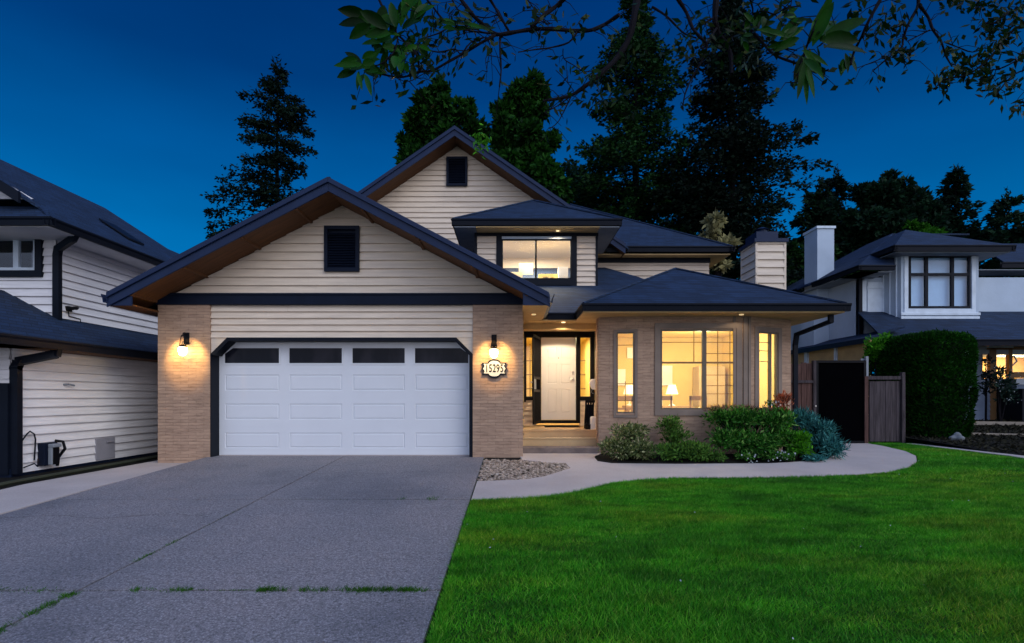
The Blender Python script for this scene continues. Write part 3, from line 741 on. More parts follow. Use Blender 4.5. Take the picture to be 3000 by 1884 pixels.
w2 = window(H, A3, U, N, *h2, M['bframe'], .035, mull=[(um,.085)], bars_v=[(ua,h2[2],h2[3]),(ub_,h2[2],h2[3]),(seg_u(2034,P1,P2),bzf(1060),h2[3])], bars_h=[(bzf(1003),h2[0],h2[1])]+[(bzf(q),um,h2[1]) for q in (1036,1099,1130,1154)])
w2['label'] = 'large lit bay window with grid bars in its right pane'
mr = MB(); lbox(mr, A3, U, N, h2[0]+.03, h2[1]-.03, .01, .05, bzf(1065), bzf(1060)); mr.build('meeting_rail', M['muntin'], w2)
A3, U, N = frame_of(P2, P3); uq = seg_u(2258,P2,P3)
w3 = window(H, A3, U, N, *h3, M['bframe'], .03, mull=[(uq,.05)], bars_h=[(bzf(q),h3[0],uq) for q in (1001,1026,1057)], mm=M['bframe']); w3['label'] = 'narrow lit window on the right angle of the bay'
# bay room
rm = MB(); room(rm, 2.18, 5.86, 11.38, 15.2, .7, 3.32, 11.72)
ro = rm.build('interior', [M['warmwall'], M['warmfloor']], H)
# fill-in between bay angle and room is open floor; furniture
def lampobj(x, y_, z, lab):
    E_ = empty('table_lamp', (x,y_,z), lab, 'lamp', 'lamps in the bay room'); q = MB(); q.lathe((x,y_,z), [(.09,0),(.09,.02),(.02,.05),(.02,.3),(.03,.32)], 10); q.build('lamp_base', M['paper'], E_); q = MB(); q.lathe((x,y_,z+.3), [(.16,0),(.09,.24)], 12); q.build('lamp_shade', emis('lamp_shade_glow', (1, .88, .62), .7), E_)
lampobj(3.05, 14.2, 1.45, 'lit lamp with pale shade behind the left pane of the large bay window'); lampobj(4.10, 14.0, 1.45, 'lit lamp with pale shade behind the middle of the large bay window')
q = MB(); q.box(2.9,4.6,13.9,14.4,1.40,1.45); q.box(2.95,3.0,13.95,14.35,.7,1.4); q.box(4.5,4.55,13.95,14.35,.7,1.4); tag(q.build('console_table', M['lwood']), 'brown side table carrying two lamps inside the bay room', 'table')
for (x,z,w_,h_,lb) in ((2.85,2.0,.3,.45,'tall white picture at the left of the bay room wall'),(3.55,2.1,.25,.3,'small white picture at the middle of the bay room wall'),(4.15,2.0,.3,.55,'tallest white picture right of the middle on the bay room wall'),(3.2,2.75,.5,.3,'wide white picture hanging highest on the bay room wall')): q = MB(); q.box(x,x+w_,15.15,15.19,z,z+h_); tag(q.build('picture', M['paper']), lb, 'picture', 'pictures in the bay room')
q = MB()
q.box(3.5,3.85,13.98,14.2,1.45,1.62)
tag(q.build('box', M['paper']), 'pale box on the side table inside the bay room', 'box')
for cx_, lb in ((2.6,'brown dining chair nearest the porch side of the bay room'), (3.5,'brown dining chair behind the left pane of the bay window'), (4.3,'brown dining chair behind the right pane of the bay window')):
    E_ = empty('dining_chair', (cx_,12.6,.7), lb, 'chair', 'dining chairs in the bay room'); x = cx_; yy = 12.6
    for dx in (-.18, .18): q = MB(); q.box(x+dx-.02,x+dx+.02,yy,yy+.04,.7,1.69); q.build('leg', M['lwood'], E_); q = MB(); q.box(x+dx-.02,x+dx+.02,yy-.38,yy-.34,.7,1.15); q.build('leg', M['lwood'], E_)
    q = MB(); q.box(x-.2,x+.2,yy,yy+.03,1.60,1.70); q.box(x-.16,x+.16,yy,yy+.03,1.38,1.43); q.build('backrest', M['lwood'], E_)
    q = MB(); q.box(x-.22,x+.22,yy-.4,yy,1.15,1.19); q.build('seat', M['lwood'], E_)
q = MB(); q.box(5.0,5.7,14.6,15.1,.7,2.5); tag(q.build('cabinet', M['fabricb']), 'tall beige cabinet in the right rear corner of the bay room', 'cabinet')
lamp('room_light', 'POINT', (4.62, 13.1, 2.72), 120, (1, .90, .55), .06, ro); lamp('room_light', 'AREA', (3.2, 13.0, 3.28), 62, (1, .90, .55), 1.4, ro)
q = MB(); q.tube([(4.62,13.1,3.32),(4.62,13.1,2.80)], .01, 6); q.lathe((4.62,13.1,2.79),[(.05,0),(.03,.06)],10); tag(q.build('pendant_lamp', M['muntin']), 'pendant lamp hanging behind the mullion of the large bay window', 'lamp')
# --- porch
st = MB(); st.box(.20, 1.80, 11.28, 11.72, .42, .63); st.build('stone_step', M['stone'], H, bevel=.015)
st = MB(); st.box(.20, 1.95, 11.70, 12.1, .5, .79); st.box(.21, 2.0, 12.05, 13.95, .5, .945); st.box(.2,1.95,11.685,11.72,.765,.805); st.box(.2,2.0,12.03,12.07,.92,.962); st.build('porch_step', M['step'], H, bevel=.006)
f = MB(); f.box(.21, 2.1, 12.35, 12.55, 3.20, 3.34); f.box(.21,.27,12.35,12.5,.95,3.2); f.build('porch_beam', M['soffit'], H, bevel=.006)
DY = 13.9
w = MB(); 
for u0, u1 in ((.21, .62), (1.72, 2.12)): siding(w, (0,DY,0), UX, -NY, [(u0,.95),(u1,.95),(u1,1.60),(u0,1.60)], z0=.95, exp=.13); w.box(u0,u1,DY+.002,DY+.1,.95,1.60); w.build('entry_wall', M['siding'], H); w = MB()
w.box(.21, 2.12, DY, DY+.1, 3.3, 3.36)
w.build('entry_wall', M['siding'], H)
def dX(p): return (p-CX)/F*DY
def dZ(p): return CZ+(HY-p)/F*DY
f = MB(); f.box(.25, dX(1741), DY-.04, DY+.08, dZ(988), dZ(969)); f.box(dX(1533), dX(1541), DY-.04, DY+.08, 1.55, dZ(988)); f.box(dX(1730), dX(1740), DY-.04, DY+.08, 1.55, dZ(988))
f.box(dX(1560), dX(1585), DY-.05, DY+.08, dZ(1240), dZ(988)); f.box(dX(1688), dX(1699), DY-.05, DY+.08, dZ(1240), dZ(988)); f.box(dX(1585), dX(1688), DY-.05, DY+.08, dZ(1240), dZ(1231))
f.box(dX(1541), dX(1560), DY-.04, DY+.08, dZ(1173), dZ(1163)); f.box(dX(1699), dX(1730), DY-.04, DY+.08, dZ(1173), dZ(1163))
f.box(dX(1692), dX(1695), DY-.056, DY-.05, dZ(1236), dZ(985))
dfr = f.build('door_frame', M['black'], H)
f = MB(); x0, x1, z0, z1 = dX(1586), dX(1687), dZ(1230), dZ(989)
pw, xm = .24, (x0+x1)/2
rc_ = [(xm-.05-pw, xm-.05, a, b_) for a, b_ in ((z0+.18,z0+.78),(z0+.92,z0+1.42),(z0+1.55,z0+1.85))]; rc_ += [(xm+.05, xm+.05+pw, r_[2], r_[3]) for r_ in rc_]
panel_face(f, x0, x1, z0, z1, rc_, DY+.0, .010, .010); f.box(x0, x1, DY+.02, DY+.06, z0, z1)
fd = f.build('front_door', M['doorp'], H); fd['label'] = 'closed cream six panel front door'
k = MB(); k.tube([(dX(1678),DY-.0,dZ(1091)),(dX(1678),DY-.03,dZ(1091))], .03, 12); k.build('deadbolt', M['metal'], fd)
k = MB(); k.tube([(dX(1678),DY,dZ(1109)),(dX(1678),DY-.05,dZ(1109))], .028, 12); k.tube([(dX(1678),DY-.05,dZ(1109)),(dX(1669),DY-.05,dZ(1111))], .014, 8); k.build('handle', M['metal'], fd)
k = MB(); k.tube([(xm,DY,dZ(1049)),(xm,DY-.01,dZ(1049))], .012, 8); k.build('peephole', M['black'], fd)
for a, b_ in ((1541,1560),(1699,1730)):
    gl = MB(); frame_ring(gl, (0,DY,0), UX, NY, dX(a), dX(b_), dZ(1163), dZ(988), .015, 0, .03); sd = gl.build('sidelight', M['bframe'], H)
    gl = MB(); gl.box(dX(a)+.01, dX(b_)-.01, DY+.035, DY+.038, dZ(1163)+.01, dZ(988)-.01); gl.build('pane', M['glass'], sd)
rm = MB(); room(rm, .22, 2.10, DY+.09, 16.8, .96, 3.3); ro = rm.build('interior', [M['warmwall'], M['warmfloor']], H)
q = MB()
for z in (1.5,1.9,2.3,2.7): q.box(.25,2.1,15.6,15.63,z,z+.03); 
for x in (.5,.9,1.9): q.box(x,x+.03,15.6,15.63,1.0,3.2)
tag(q.build('shelf', M['muntin']), 'brown shelf rack in the lit hall behind the sidelights', 'shelf')
lamp('hall_light', 'AREA', (1.2, 15.0, 3.25), 75, (1, .90, .50), .8, ro)
# open security screen door, hinged at the left jamb
hd = Vector((dX(1584), DY-.06, 0)); ddir = Vector((-.25, -.97, 0)).normalized()
s = MB()
def sb_(u0,u1,z0,z1,t=.025): lbox(s, hd, ddir, Vector((ddir.y,-ddir.x,0)), u0,u1,0,t,z0,z1)
sb_(0,.05,1.02,3.18); sb_(.80,.86,1.02,3.18); sb_(.05,.80,1.02,1.10); sb_(.05,.80,3.12,3.18); sb_(.05,.80,2.12,2.18); sb_(.05,.80,1.80,1.86)
for k in range(1, 8): sb_(.05+k*.094-.008,.05+k*.094+.008,1.10,1.80,.016); sb_(.05+k*.094-.008,.05+k*.094+.008,2.18,3.12,.016)
sc_ = s.build('screen_door', M['black'], H); sc_['label'] = 'black barred security screen door standing open'
s = MB(); sb_(.55,.80,1.87,2.11,.02); s.build('lock_plate', M['grey'], sc_)
s = MB(); c = hd+ddir*.78; s.tube([(c.x-.02,c.y-.02,2.03),(c.x-.09,c.y-.03,2.03)], .02, 8); s.tube([(c.x-.02,c.y-.02,1.9),(c.x-.08,c.y-.03,1.9)], .015, 8); s.build('handle', M['metal'], sc_)
# --- chimney
c = MB(); cx0, cx1, cy0, cy1 = 6.26, 6.99, 14.0, 14.86
c.box(cx0+.01, cx1-.01, cy0+.01, cy1-.01, .5, 5.64)
for O, U, N, a, b_ in (((0,cy0,0),UX,-NY,cx0,cx1), ((cx0,0,0),NY,-UX,cy0,cy1), ((cx1,0,0),NY,UX,cy0,cy1)): siding(c, O, U, N, [(a,3.2),(b_,3.2),(b_,5.64),(a,5.64)], exp=.2)
ch = c.build('chimney', M['siding'], H); ch['label'] = 'beige sided chimney with dark metal cap'
c = MB()
for a in (cx0, cx1):
    for b_ in (cy0, cy1): c.box(a-.028, a+.028, b_-.028, b_+.028, 3.2, 5.64)
c.build('corner_board', M['siding'], ch)
c = MB(); c.box(cx0-.07, cx1+.07, cy0-.07, cy1+.07, 5.64, 5.73); c.box(cx0+.05, cx1-.12, cy0+.1, cy1-.1, 5.73, 5.95); c.lathe((6.6,14.43,5.95), [(.13,0),(.13,.12),(.2,.13),(.05,.2)], 12)
c.build('chimney_cap', M['rake'], ch)
# soffit lights of the house
def downlight(x, y_, z, e_, pw):
    o = MB(); o.lathe((x,y_,z-.012), [(.045,0),(.045,.02)], 16); L = o.build('soffit_light', emis('soffit_light_glow', (1,.78,.42), e_), H)
    lamp('soffit_bulb', 'SPOT', (x,y_,z-.03), pw, (1,.78,.50), .05, H).data.spot_size = 2.6
downlight(1.15, 13.0, 3.335, 7, 110); downlight(1.14, 12.12, 3.335, 1.5, 34); downlight(1.2, 14.35, 6.045, 1, 14); downlight(4.6, 10.95, 3.33, .5, 5); downlight(.44,11.0,3.34,.5,10)
# roof vent bits
v = MB(); v.tube([(3.0,15.0,4.7),(3.0,15.0,5.0)], .04, 8); 

# ================================================================ things on the house
glow = emis('lantern_glass_glow', (1, .74, .30), 34)
def lantern(x, z, label):
    L = empty('wall_lantern', (x, 10.67, z), label, 'lantern', 'wall lanterns on the garage pillars')
    b = MB(); b.box(x-.05, x+.05, 10.645, 10.668, z+.15, z+.38); b.tube([(x,10.65,z+.33),(x,10.60,z+.37),(x,10.55,z+.36),(x,10.53,z+.30)], .011, 8)
    for s_ in (-1, 1): b.tube([(x+s_*.02,10.53,z+.32),(x+s_*.045,10.53,z+.22),(x+s_*.06,10.53,z+.10)], .008, 6)
    b.lathe((x,10.53,z+.08), [(.075,0),(.06,.03),(.02,.06)], 12); b.build('bracket', M['black'], L)
    g_ = MB(); g_.lathe((x,10.53,z-.07), [(.03,-.01),(.065,.02),(.078,.08),(.072,.15)], 16); g_.build('lamp_shade', glow, L, smooth=True)
    lamp('lantern_bulb', 'SPOT', (x, 10.40, z+.05), 42, (1, .62, .20), .05, L, (math.radians(72), 0, 0)).data.spot_size = 1.95
    return L
lantern(*[at(535,1030,10.53)[i] for i in (0,2)], 'lit black wall lantern on the left brick pillar of the garage')
lantern(*[at(1447,1036,10.53)[i] for i in (0,2)], 'lit black wall lantern right above the house number sign')
# number sign
sx, _, sz = at(1448, 1080, 10.62)
NS = empty('house_number_sign', (sx, 10.66, sz), 'white plaque with dark border reading 15295 on the right pillar', 'sign')
def plaque(hw_, hh, y0, y1, ins):
    pts = []
    for q in range(9): a = math.pi*(1-q/8); pts.append((math.cos(a)*hw_*.50, hh*.72+math.sin(a)*hh*.45-ins))
    pts = [(-hw_+.01, hh*.72-ins*.3)]+pts+[(hw_-.01, hh*.72-ins*.3), (hw_-.03, hh*.4), (hw_, .0), (hw_-.03, -hh*.4), (hw_-.01, -hh*.72+ins*.3)]
    for q in range(9): a = -math.pi*q/8; pts.append((math.cos(a)*hw_*.50, -hh*.72+math.sin(a)*hh*.45+ins))
    pts += [(-hw_+.01, -hh*.72+ins*.3), (-hw_+.03, -hh*.4), (-hw_, 0), (-hw_+.03, hh*.4)]
    m = MB(); m.ext([(sx+a, y0, sz+b_) for a, b_ in pts], (0, y1-y0, 0)); return m
plaque(.245, .160, 10.635, 10.667, 0).build('border', M['band'], NS)
plaque(.217, .130, 10.628, 10.66, 0).build('plate', plain('enamel_white', (.50,.52,.54), .5, .2, .01), NS)
cu = bpy.data.curves.new('digits', 'FONT'); cu.body = '15295'; cu.size = .215; cu.align_x = 'CENTER'; cu.align_y = 'CENTER'; cu.extrude = .002; cu.space_character = 1.04; cu.offset = .0025
to = bpy.data.objects.new('tmp_text', cu); COL.objects.link(to); bpy.context.view_layer.update()
me = bpy.data.meshes.new_from_object(to.evaluated_get(bpy.context.evaluated_depsgraph_get())); COL.objects.unlink(to); bpy.data.objects.remove(to)
me.materials.clear(); me.materials.append(M['black']); me.transform(__import__('mathutils').Matrix.Rotation(math.pi/2, 4, 'X')); me.transform(__import__('mathutils').Matrix.Diagonal((.65, 1, 1, 1))); me.name = 'digits'
o = bpy.data.objects.new('digits', me); COL.objects.link(o); o.parent = NS; o.location = (0, 10.625-10.66, 0); o['label'] = 'dark digits 15295'
# doormat
o = MB(); o.box(dX(1592), dX(1692)-.02, 13.15, 13.6, .945, .962); tag(o.build('doormat', plain('charcoal_mat', (.012,.012,.012), .95, .1, .4, 40, .8), bevel=.004), 'dark flat doormat in front of the cream door', 'doormat')
# mailbox
mx, my, mz = at(1739, 1125, 12.1)
MX = empty('mailbox', (mx, my, mz), 'small white pointed mailbox on the right wall of the porch', 'mailbox')
o = MB(); o.ext([(mx-.05,my,mz-.07),(mx-.085,my,mz+.02),(mx-.04,my,mz+.11),(mx+.04,my,mz+.11),(mx+.04,my,mz-.13),(mx-.02,my,mz-.11)], (0,.16,0)); o.build('body', M['paper'], MX, bevel=.006)
o = MB(); o.tube([(mx-.02,my+.05,mz-.12),(mx-.05,my+.05,mz-.19),(mx,my+.05,mz-.21),(mx+.04,my+.05,mz-.2)], .006, 6); o.build('newspaper_hook', M['grey'], MX)
# folded chair + canister by the porch wall
fx, fy = 1.80, 12.35; fz = .945
FC = empty('folded_chair', (fx, fy, fz), 'folded black chair leaning at the right wall of the porch', 'chair')
for k in range(4):
    o = MB(); x = fx-.12+k*.055; o.tube([(x,fy+.1,fz),(x+.01,fy+.05,fz+.66)], .014, 8); o.tube([(x,fy+.3,fz),(x+.01,fy+.15,fz+.64)], .014, 8); o.build('leg', M['black'], FC)
o = MB(); o.box(fx-.13,fx+.09,fy+.08,fy+.12,fz+.60,fz+.66); o.box(fx-.10,fx+.07,fy+.10,fy+.14,fz+.12,fz+.56); o.build('seat', M['black'], FC, bevel=.008)
o = MB(); o.lathe((fx+.03, fy-.1, fz), [(.075,0),(.08,.02),(.08,.26),(.07,.29),(.03,.30)], 18); cn = o.build('canister', M['paper'], None, smooth=False); tag(cn, 'white cylindrical canister standing before the folded black chair', 'canister')
o = MB(); o.lathe((fx-.05, fy-.02, fz), [(.09,0),(.11,.03),(.12,.12),(.1,.12)], 16); tag(o.build('plant_pot', M['black']), 'low black pot on the porch beside the canister', 'pot')

# ================================================================ LEFT NEIGHBOUR
LH = empty('neighbour_house', (-8.8, 9, .38), 'pale two storey house with lilac siding at the left edge', 'house')
w = MB()
siding(w, (-8.17,0,0), NY, UX, [(8.9,.42),(15,.42),(15,2.6),(8.9,2.6)], z0=.42, exp=.155)
siding(w, (0,8.9,0), UX, -NY, [(-12,1.85),(-8.17,1.85),(-8.17,2.6),(-12,2.6)], z0=.42, exp=.155)
w.box(-12, -8.19, 8.92, 9.0, .3, 2.6); w.box(-8.3, -8.18, 8.95, 16, .2, 2.6)
siding(w, (-8.8,0,0), NY, UX, [(10.55,2.9),(16,2.9),(16,4.72),(10.55,4.72)], exp=.155)
wx0, wx1, wz0, wz1 = at(-40,0,10.55)[0], at(110,0,10.55)[0], at(0,795,10.55)[2], at(0,690,10.55)[2]
siding(w, (0,10.55,0), UX, -NY, [(-13,3.0),(-8.8,3.0),(-8.8,4.75),(-13,4.75)], holes=[(wx0,wx1,wz0,wz1)], exp=.155)
w.box(-13, wx0, 10.57, 10.65, 3, 4.75); w.box(wx1, -8.82, 10.57, 10.65, 3, 4.75); w.box(wx0,wx1,10.57,10.65,3,wz0); w.box(wx0,wx1,10.57,10.65,wz1,4.75)
w.box(-8.95, -8.82, 10.65, 16, 2.6, 4.75)
siding(w, (0,10.3,0), UX, -NY, [(-13.9,5.4),(-9.0,5.4),(-11.63,6.93)], exp=.155)
w.build('wall', M['siding_left'], LH)
w = MB(); w.box(-8.15, -8.13, 8.9, 16, .30, .42); w.box(-12,-8.13,8.86,8.9,.3,.5); w.build('foundation', M['band'], LH)
r = MB()
# lower skirt roof
E1 = (-7.67, 2.62); sl = .52
slab(r, [(-7.67,8.0,2.62),(-7.67,16,2.62),(-9.80,16,2.62+sl*2.13),(-9.80,8.0,2.62+sl*2.13)], .05)
slab(r, [(-9.80,8.0,3.73),(-9.80,16,3.73),(-12.5,16,2.4),(-12.5,8.0,2.4)], .05)
# upper roof
ev = 4.85; s5 = .65; rx, rz_ = -11.63, 7.08
slab(r, [(-8.2,9.67,ev),(-8.2,15.6,ev),(rx,15.6,rz_),(rx,9.95,rz_),(-9.0,9.95,ev+s5*.8+.02),(-8.75,10.1,ev+.36)], .05)
slab(r, [(-15.06,9.95,ev),(rx,9.95,rz_),(rx,15.6,rz_),(-15.06,15.6,ev)], .05)
slab(r, [(-14,9.67,ev),(-8.2,9.67,ev),(-8.75,10.3,ev+.42),(-14,10.3,ev+.42)], .05)
# rear lower wing roof
slab(r, [(-8.0,15.4,4.85),(-8.0,20,4.85),(-11.2,20,6.5),(-11.2,17.4,6.5)], .05); slab(r, [(-13,15.6,4.85),(-8.0,15.4,4.85),(-11.2,17.4,6.5)], .05)
r.build('roof', M['roof'], LH)
f = MB()
gutter(f, (-7.61,7.9,2.63), (-7.61,16,2.63), (1,0,0), .15, .12); gutter(f, (-8.14,9.62,ev+.01), (-8.14,15.6,ev+.01), (1,0,0), .15); gutter(f, (-14,9.61,ev+.01), (-8.12,9.61,ev+.01), (0,-1,0), .15)
f.build('gutter', M['trim'], LH)
f = MB(); f.ext([(rx,9.9,rz_+.03),(-8.95,9.9,ev+.55),(-8.95,9.9,ev+.35),(rx,9.9,rz_-.2)], (0,.05,0)); f.build('rake_board', M['trim'], LH)
f = MB(); f.box(-13, -8.22, 9.7, 10.6, 4.70, 4.72); f.box(-8.85, -8.22, 10.6, 16, 4.70, 4.72); f.build('eave_soffit', M['siding_left'], LH)
f = MB(); f.box(-8.22, -7.7, 8.1, 16, 2.47, 2.49); f.box(-12,-7.7,8.0,8.95,2.47,2.49); f.build('eave_soffit', M['wood'], LH)
f = MB(); x_ = -8.12
f.rbar([(-7.75,9.30,2.52),(-7.76,9.28,2.40),(x_+.02,8.97,2.26),(x_+.02,8.92,2.15),(x_+.02,8.92,.45)], .13, .10); f.build('downspout', M['trim'], LH)
f = MB(); f.rbar([(-8.25,10.3,4.72),(-8.3,10.32,4.66),(-8.72,10.5,4.53),(-8.76,10.52,4.40),(-8.76,10.52,3.14)], .12, .09); f.build('downspout', M['trim'], LH)
f = MB(); f.box(-8.32,-8.155,8.83,8.9,.42,1.9); f.build('corner_board', M['trim'], LH)
# dark door / gate on the front of the lower storey
f = MB(); f.box(-9.3, -8.34, 8.84, 8.9, .42, 1.84); dk = f.build('side_door', M['trim'], LH)
f = MB(); f.box(-8.375, -8.355, 8.825, 8.84, .45, 1.75); f.build('edge_strip', M['trimw'], dk)
WN = window(LH, (0,10.55,0), UX, NY, wx0, wx1, wz0, wz1, M['trimw'], .07, mull=[(at(48,0,10.55)[0],.10)], d=(-.02,.05)); WN['label'] = 'white framed upper window with dark panes'
f = MB(); frame_ring(f, (0,10.55,0), UX, -NY, wx0-.14, wx1+.13, wz0-.12, wz1+.13, .125, .0, .075); f.build('window_surround', M['trim'], LH)
rm = MB(); room(rm, -12, -9.0, 10.66, 13, 3.1, 4.7); ro = rm.build('interior', [plain('dim_room', (.06,.06,.07), .9), M['trim']], LH)
f = MB()
for k in range(5): f.tube([(-9.35-.05*k,10.9,3.5),(-9.35-.05*k,10.9,4.6)], .03, 6)
tag(f.build('curtain', plain('grey_curtain', (.22,.24,.28), .9)), 'grey curtain inside the left neighbour upper window', 'curtain')
f = MB(); f.box(-10.0,-9.5,11.5,11.6,3.4,4.1); tag(f.build('cabinet', plain('brown_cabinet', (.1,.05,.02), .6)), 'brown cabinet inside the dim left neighbour room', 'cabinet')
# small vent opening on the roof
f = MB(); xs_, ys_ = -9.3, 13.0; zz_ = ev+s5*1.1
f.ext([(xs_-.35,ys_-.25,zz_+.23+.02),(xs_+.35,ys_-.25,zz_-.23+.02),(xs_+.35,ys_+.3,zz_-.23+.02),(xs_-.35,ys_+.3,zz_+.23+.02)], (0,0,.05)); f.build('roof_vent', M['trim'], LH, bevel=.01)
# wall kit: meter box, hose, patch, lights
def wy(px, X=-8.17): return X*F/(px-CX)
def wz_(py, Y): return CZ+(HY-py)/F*Y
ME = empty('utility_meter', (-8.1, wy(128), .6), 'dark utility meter box low on the left neighbour side wall', 'meter box')
y0, y1 = wy(106), wy(146); f = MB(); f.box(-8.15, -8.03, y0, y1, .49, .88); f.build('back_box', M['band'], ME, bevel=.01)
f = MB(); f.box(-8.03, -7.93, y0+.07, y1-.03, .80, .86); f.box(-8.03,-7.96,y0+.07,y0+.10,.5,.80); f.build('hood', M['grey'], ME, bevel=.01)
f = MB(); f.box(-8.03, -7.97, y0+.11, y1-.03, .50, .80); f.build('front_box', M['black'], ME, bevel=.01)
f = MB(); f.tube([(-8.12,y1+.05,.9),(-8.02,y1+.1,.88),(-8.0,y1+.12,.75),(-8.1,y1+.1,.6),(-8.12,y1+.1,.45)], .025, 8); f.build('pipe', M['black'], ME)
f = MB(); ya, yb = wy(52), wy(92)
f.tube([(-8.12,ya,.45),(-8.1,ya,.95),(-8.08,ya+.07,1.06),(-8.08,(ya+yb)/2,1.10),(-8.08,yb-.05,1.05),(-8.1,yb,.95),(-8.12,yb,.6)], .012, 6); f.tube([(-8.12,ya+.05,.5),(-8.0,ya+.12,.56),(-8.02,yb-.05,.5),(-8.1,yb+.05,.62)], .012, 6)
tag(f.build('hose', M['trim']), 'thin dark hose looped on the wall beside the downspout', 'hose')
f = MB(); ya, yb = wy(275), wy(331); f.box(-8.15, -8.125, ya, yb, .43, .86); f.box(-8.125,-8.10,yb-.25,yb-.05,.76,.80); tag(f.build('access_panel', plain('grey_lilac_panel', (.27,.26,.29), .6), bevel=.004), 'flat grey access panel low on the pale side wall', 'panel')
f = MB(); yb = wy(194,-8.8); zc = wz_(905,yb); f.box(-8.78,-8.72,yb-.05,yb+.05,zc-.05,zc+.05); f.tube([(-8.73,yb,zc),(-8.62,yb+.05,zc+.03),(-8.56,yb-.06,zc)], .035, 8); f.tube([(-8.76,yb,zc-.05),(-8.76,yb+.02,zc-.14),(-8.76,yb+.3,zc-.16),(-8.76,yb+.32,zc-.3)], .01, 6)
tag(f.build('flood_light', M['black']), 'small dark flood light with cable on the upper side wall', 'flood light')
f = MB(); yb = wy(193); zc = wz_(1129,yb); f.tube([(-8.15,yb-.08,zc+.01),(-8.08,yb-.05,zc+.02),(-8.08,yb+.08,zc)], .018, 8); tag(f.build('hose_hook', M['grey']), 'small grey hook fixed midway up the side wall', 'hook')

# ================================================================ RIGHT NEIGHBOUR
KK = 1.118
def K(x, y, z): return (x*KK, y*KK, CZ+(z-CZ)*KK)
def kb_(mb, x0, x1, y0, y1, z0, z1):
    a = K(x0,y0,z0); b_ = K(x1,y1,z1); return mb.box(a[0],b_[0],a[1],b_[1],a[2],b_[2])
def kp(x, y, z): return Vector(K(x, y, z))
RH = empty('neighbour_house', K(11, 17, .96), 'pale blue grey two storey house with box window and white chimney on the right', 'house')
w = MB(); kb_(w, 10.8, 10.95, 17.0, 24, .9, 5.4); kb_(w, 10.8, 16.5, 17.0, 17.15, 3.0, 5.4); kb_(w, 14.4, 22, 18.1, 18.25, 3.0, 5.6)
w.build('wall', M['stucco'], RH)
w = MB(); kb_(w, 10.83, 11.02, 16.975, 17.0, 4.35, 5.3); kb_(w, 11.05, 11.63, 16.97, 17.0, 4.3, 5.25); kb_(w, 11.02, 11.65, 16.95, 16.97, 5.05, 5.1); w.build('wall_panel', M['trimw'], RH, bevel=.01)
w = MB(); w.box(*[v for p in zip(K(10.76,16.92,2.6), K(10.86,17.0,5.4)) for v in p]); kb_(w, 11.63, 11.68, 16.9, 17.0, 4.3, 5.3); w.build('downspout', M['trim'], RH)
r = MB(); s6 = .6; ee = 5.55
c0 = (10.2,16.05,ee); 
slab(r, [K(*c0), K(10.2,23.5,ee), K(13.3,20.5,7.4), K(13.3,19.1,7.4)], .06); slab(r, [K(*c0), K(11.25,16.05,ee), K(11.25,17.1,6.18), K(12.4,18.2,6.85), K(13.3,19.1,7.4)], .06); slab(r, [K(13.3,19.1,7.4),K(16,19.1,7.4),K(16,20.5,7.4),K(13.3,20.5,7.4)], .06)
# box-bay hip
slab(r, [K(11.15,15.9,6.1),K(14.6,15.9,6.1),K(12.9,17.9,7.16)], .05); slab(r, [K(11.15,19,6.1),K(11.15,15.9,6.1),K(12.9,17.9,7.16),K(12.9,19,7.16)], .05); slab(r, [K(14.6,15.9,6.1),K(14.6,19,6.1),K(12.9,19,7.16),K(12.9,17.9,7.16)], .05)
# lower front roof
slab(r, [K(10.1,14.8,3.24),K(22,14.8,3.24),K(22,18.2,4.94),K(11.6,18.2,4.94),K(10.75,17.0,4.34)], .05)
# far right wing roof
slab(r, [K(15.6,17.3,5.95),K(23,17.3,5.95),K(23,20,7.3),K(17,20,7.3)], .05)
# side lean-to roof
slab(r, [K(9.75,15.0,3.28),K(9.75,19.5,3.28),K(10.8,19.5,3.62),K(10.8,15.0,3.62)], .04)
r.build('roof', M['roof'], RH)
f = MB(); 
def kg(a, b_, o_, h=.16): gutter(f, kp(*a), kp(*b_), o_, h)
kg((10.15,16.0,ee),(11.25,16.0,ee),(0,-1,0)); kg((10.15,16.0,ee),(10.15,18.55,ee),(-1,0,0)); kg((10.15,19.5,ee),(10.15,23.5,ee),(-1,0,0)); kg((11.1,15.85,6.1),(14.65,15.85,6.1),(0,-1,0),.2); kg((11.1,15.85,6.1),(11.1,17.5,6.1),(-1,0,0)); kg((14.65,15.85,6.1),(14.65,18,6.1),(1,0,0)); kg((10.05,14.75,3.24),(22,14.75,3.24),(0,-1,0),.2); kg((15.5,17.25,5.95),(23,17.25,5.95),(0,-1,0),.2)
f.build('gutter', M['trim'], RH)
f = MB(); kb_(f, 10.25, 11.22, 16.1, 17, 5.36, 5.38); kb_(f, 10.25,10.8,16.1,23,5.36,5.38); kb_(f, 11.2,14.55,15.95,17,5.9,5.92); kb_(f, 14.4,22,17.3,18.1,5.7,5.72); f.build('eave_soffit', M['grey'], RH)
# chimney
c = MB(); c.ext([kp(10.28,18.6,3.3),kp(10.97,18.6,3.3),kp(10.97,18.6,7.42),kp(10.40,18.6,7.42),kp(10.40,18.6,5.2),kp(10.28,18.6,4.7)], (0, .82*KK, 0))
rch = c.build('chimney', M['stucco'], RH); rch['label'] = 'tall pale stuccoed chimney rising past the eave'
c = MB(); a = kp(10.36,18.56,7.42); b_ = kp(11.01,19.46,7.50); c.box(a.x,b_.x,a.y,b_.y,a.z,b_.z); c.build('chimney_cap', M['trimw'], rch)
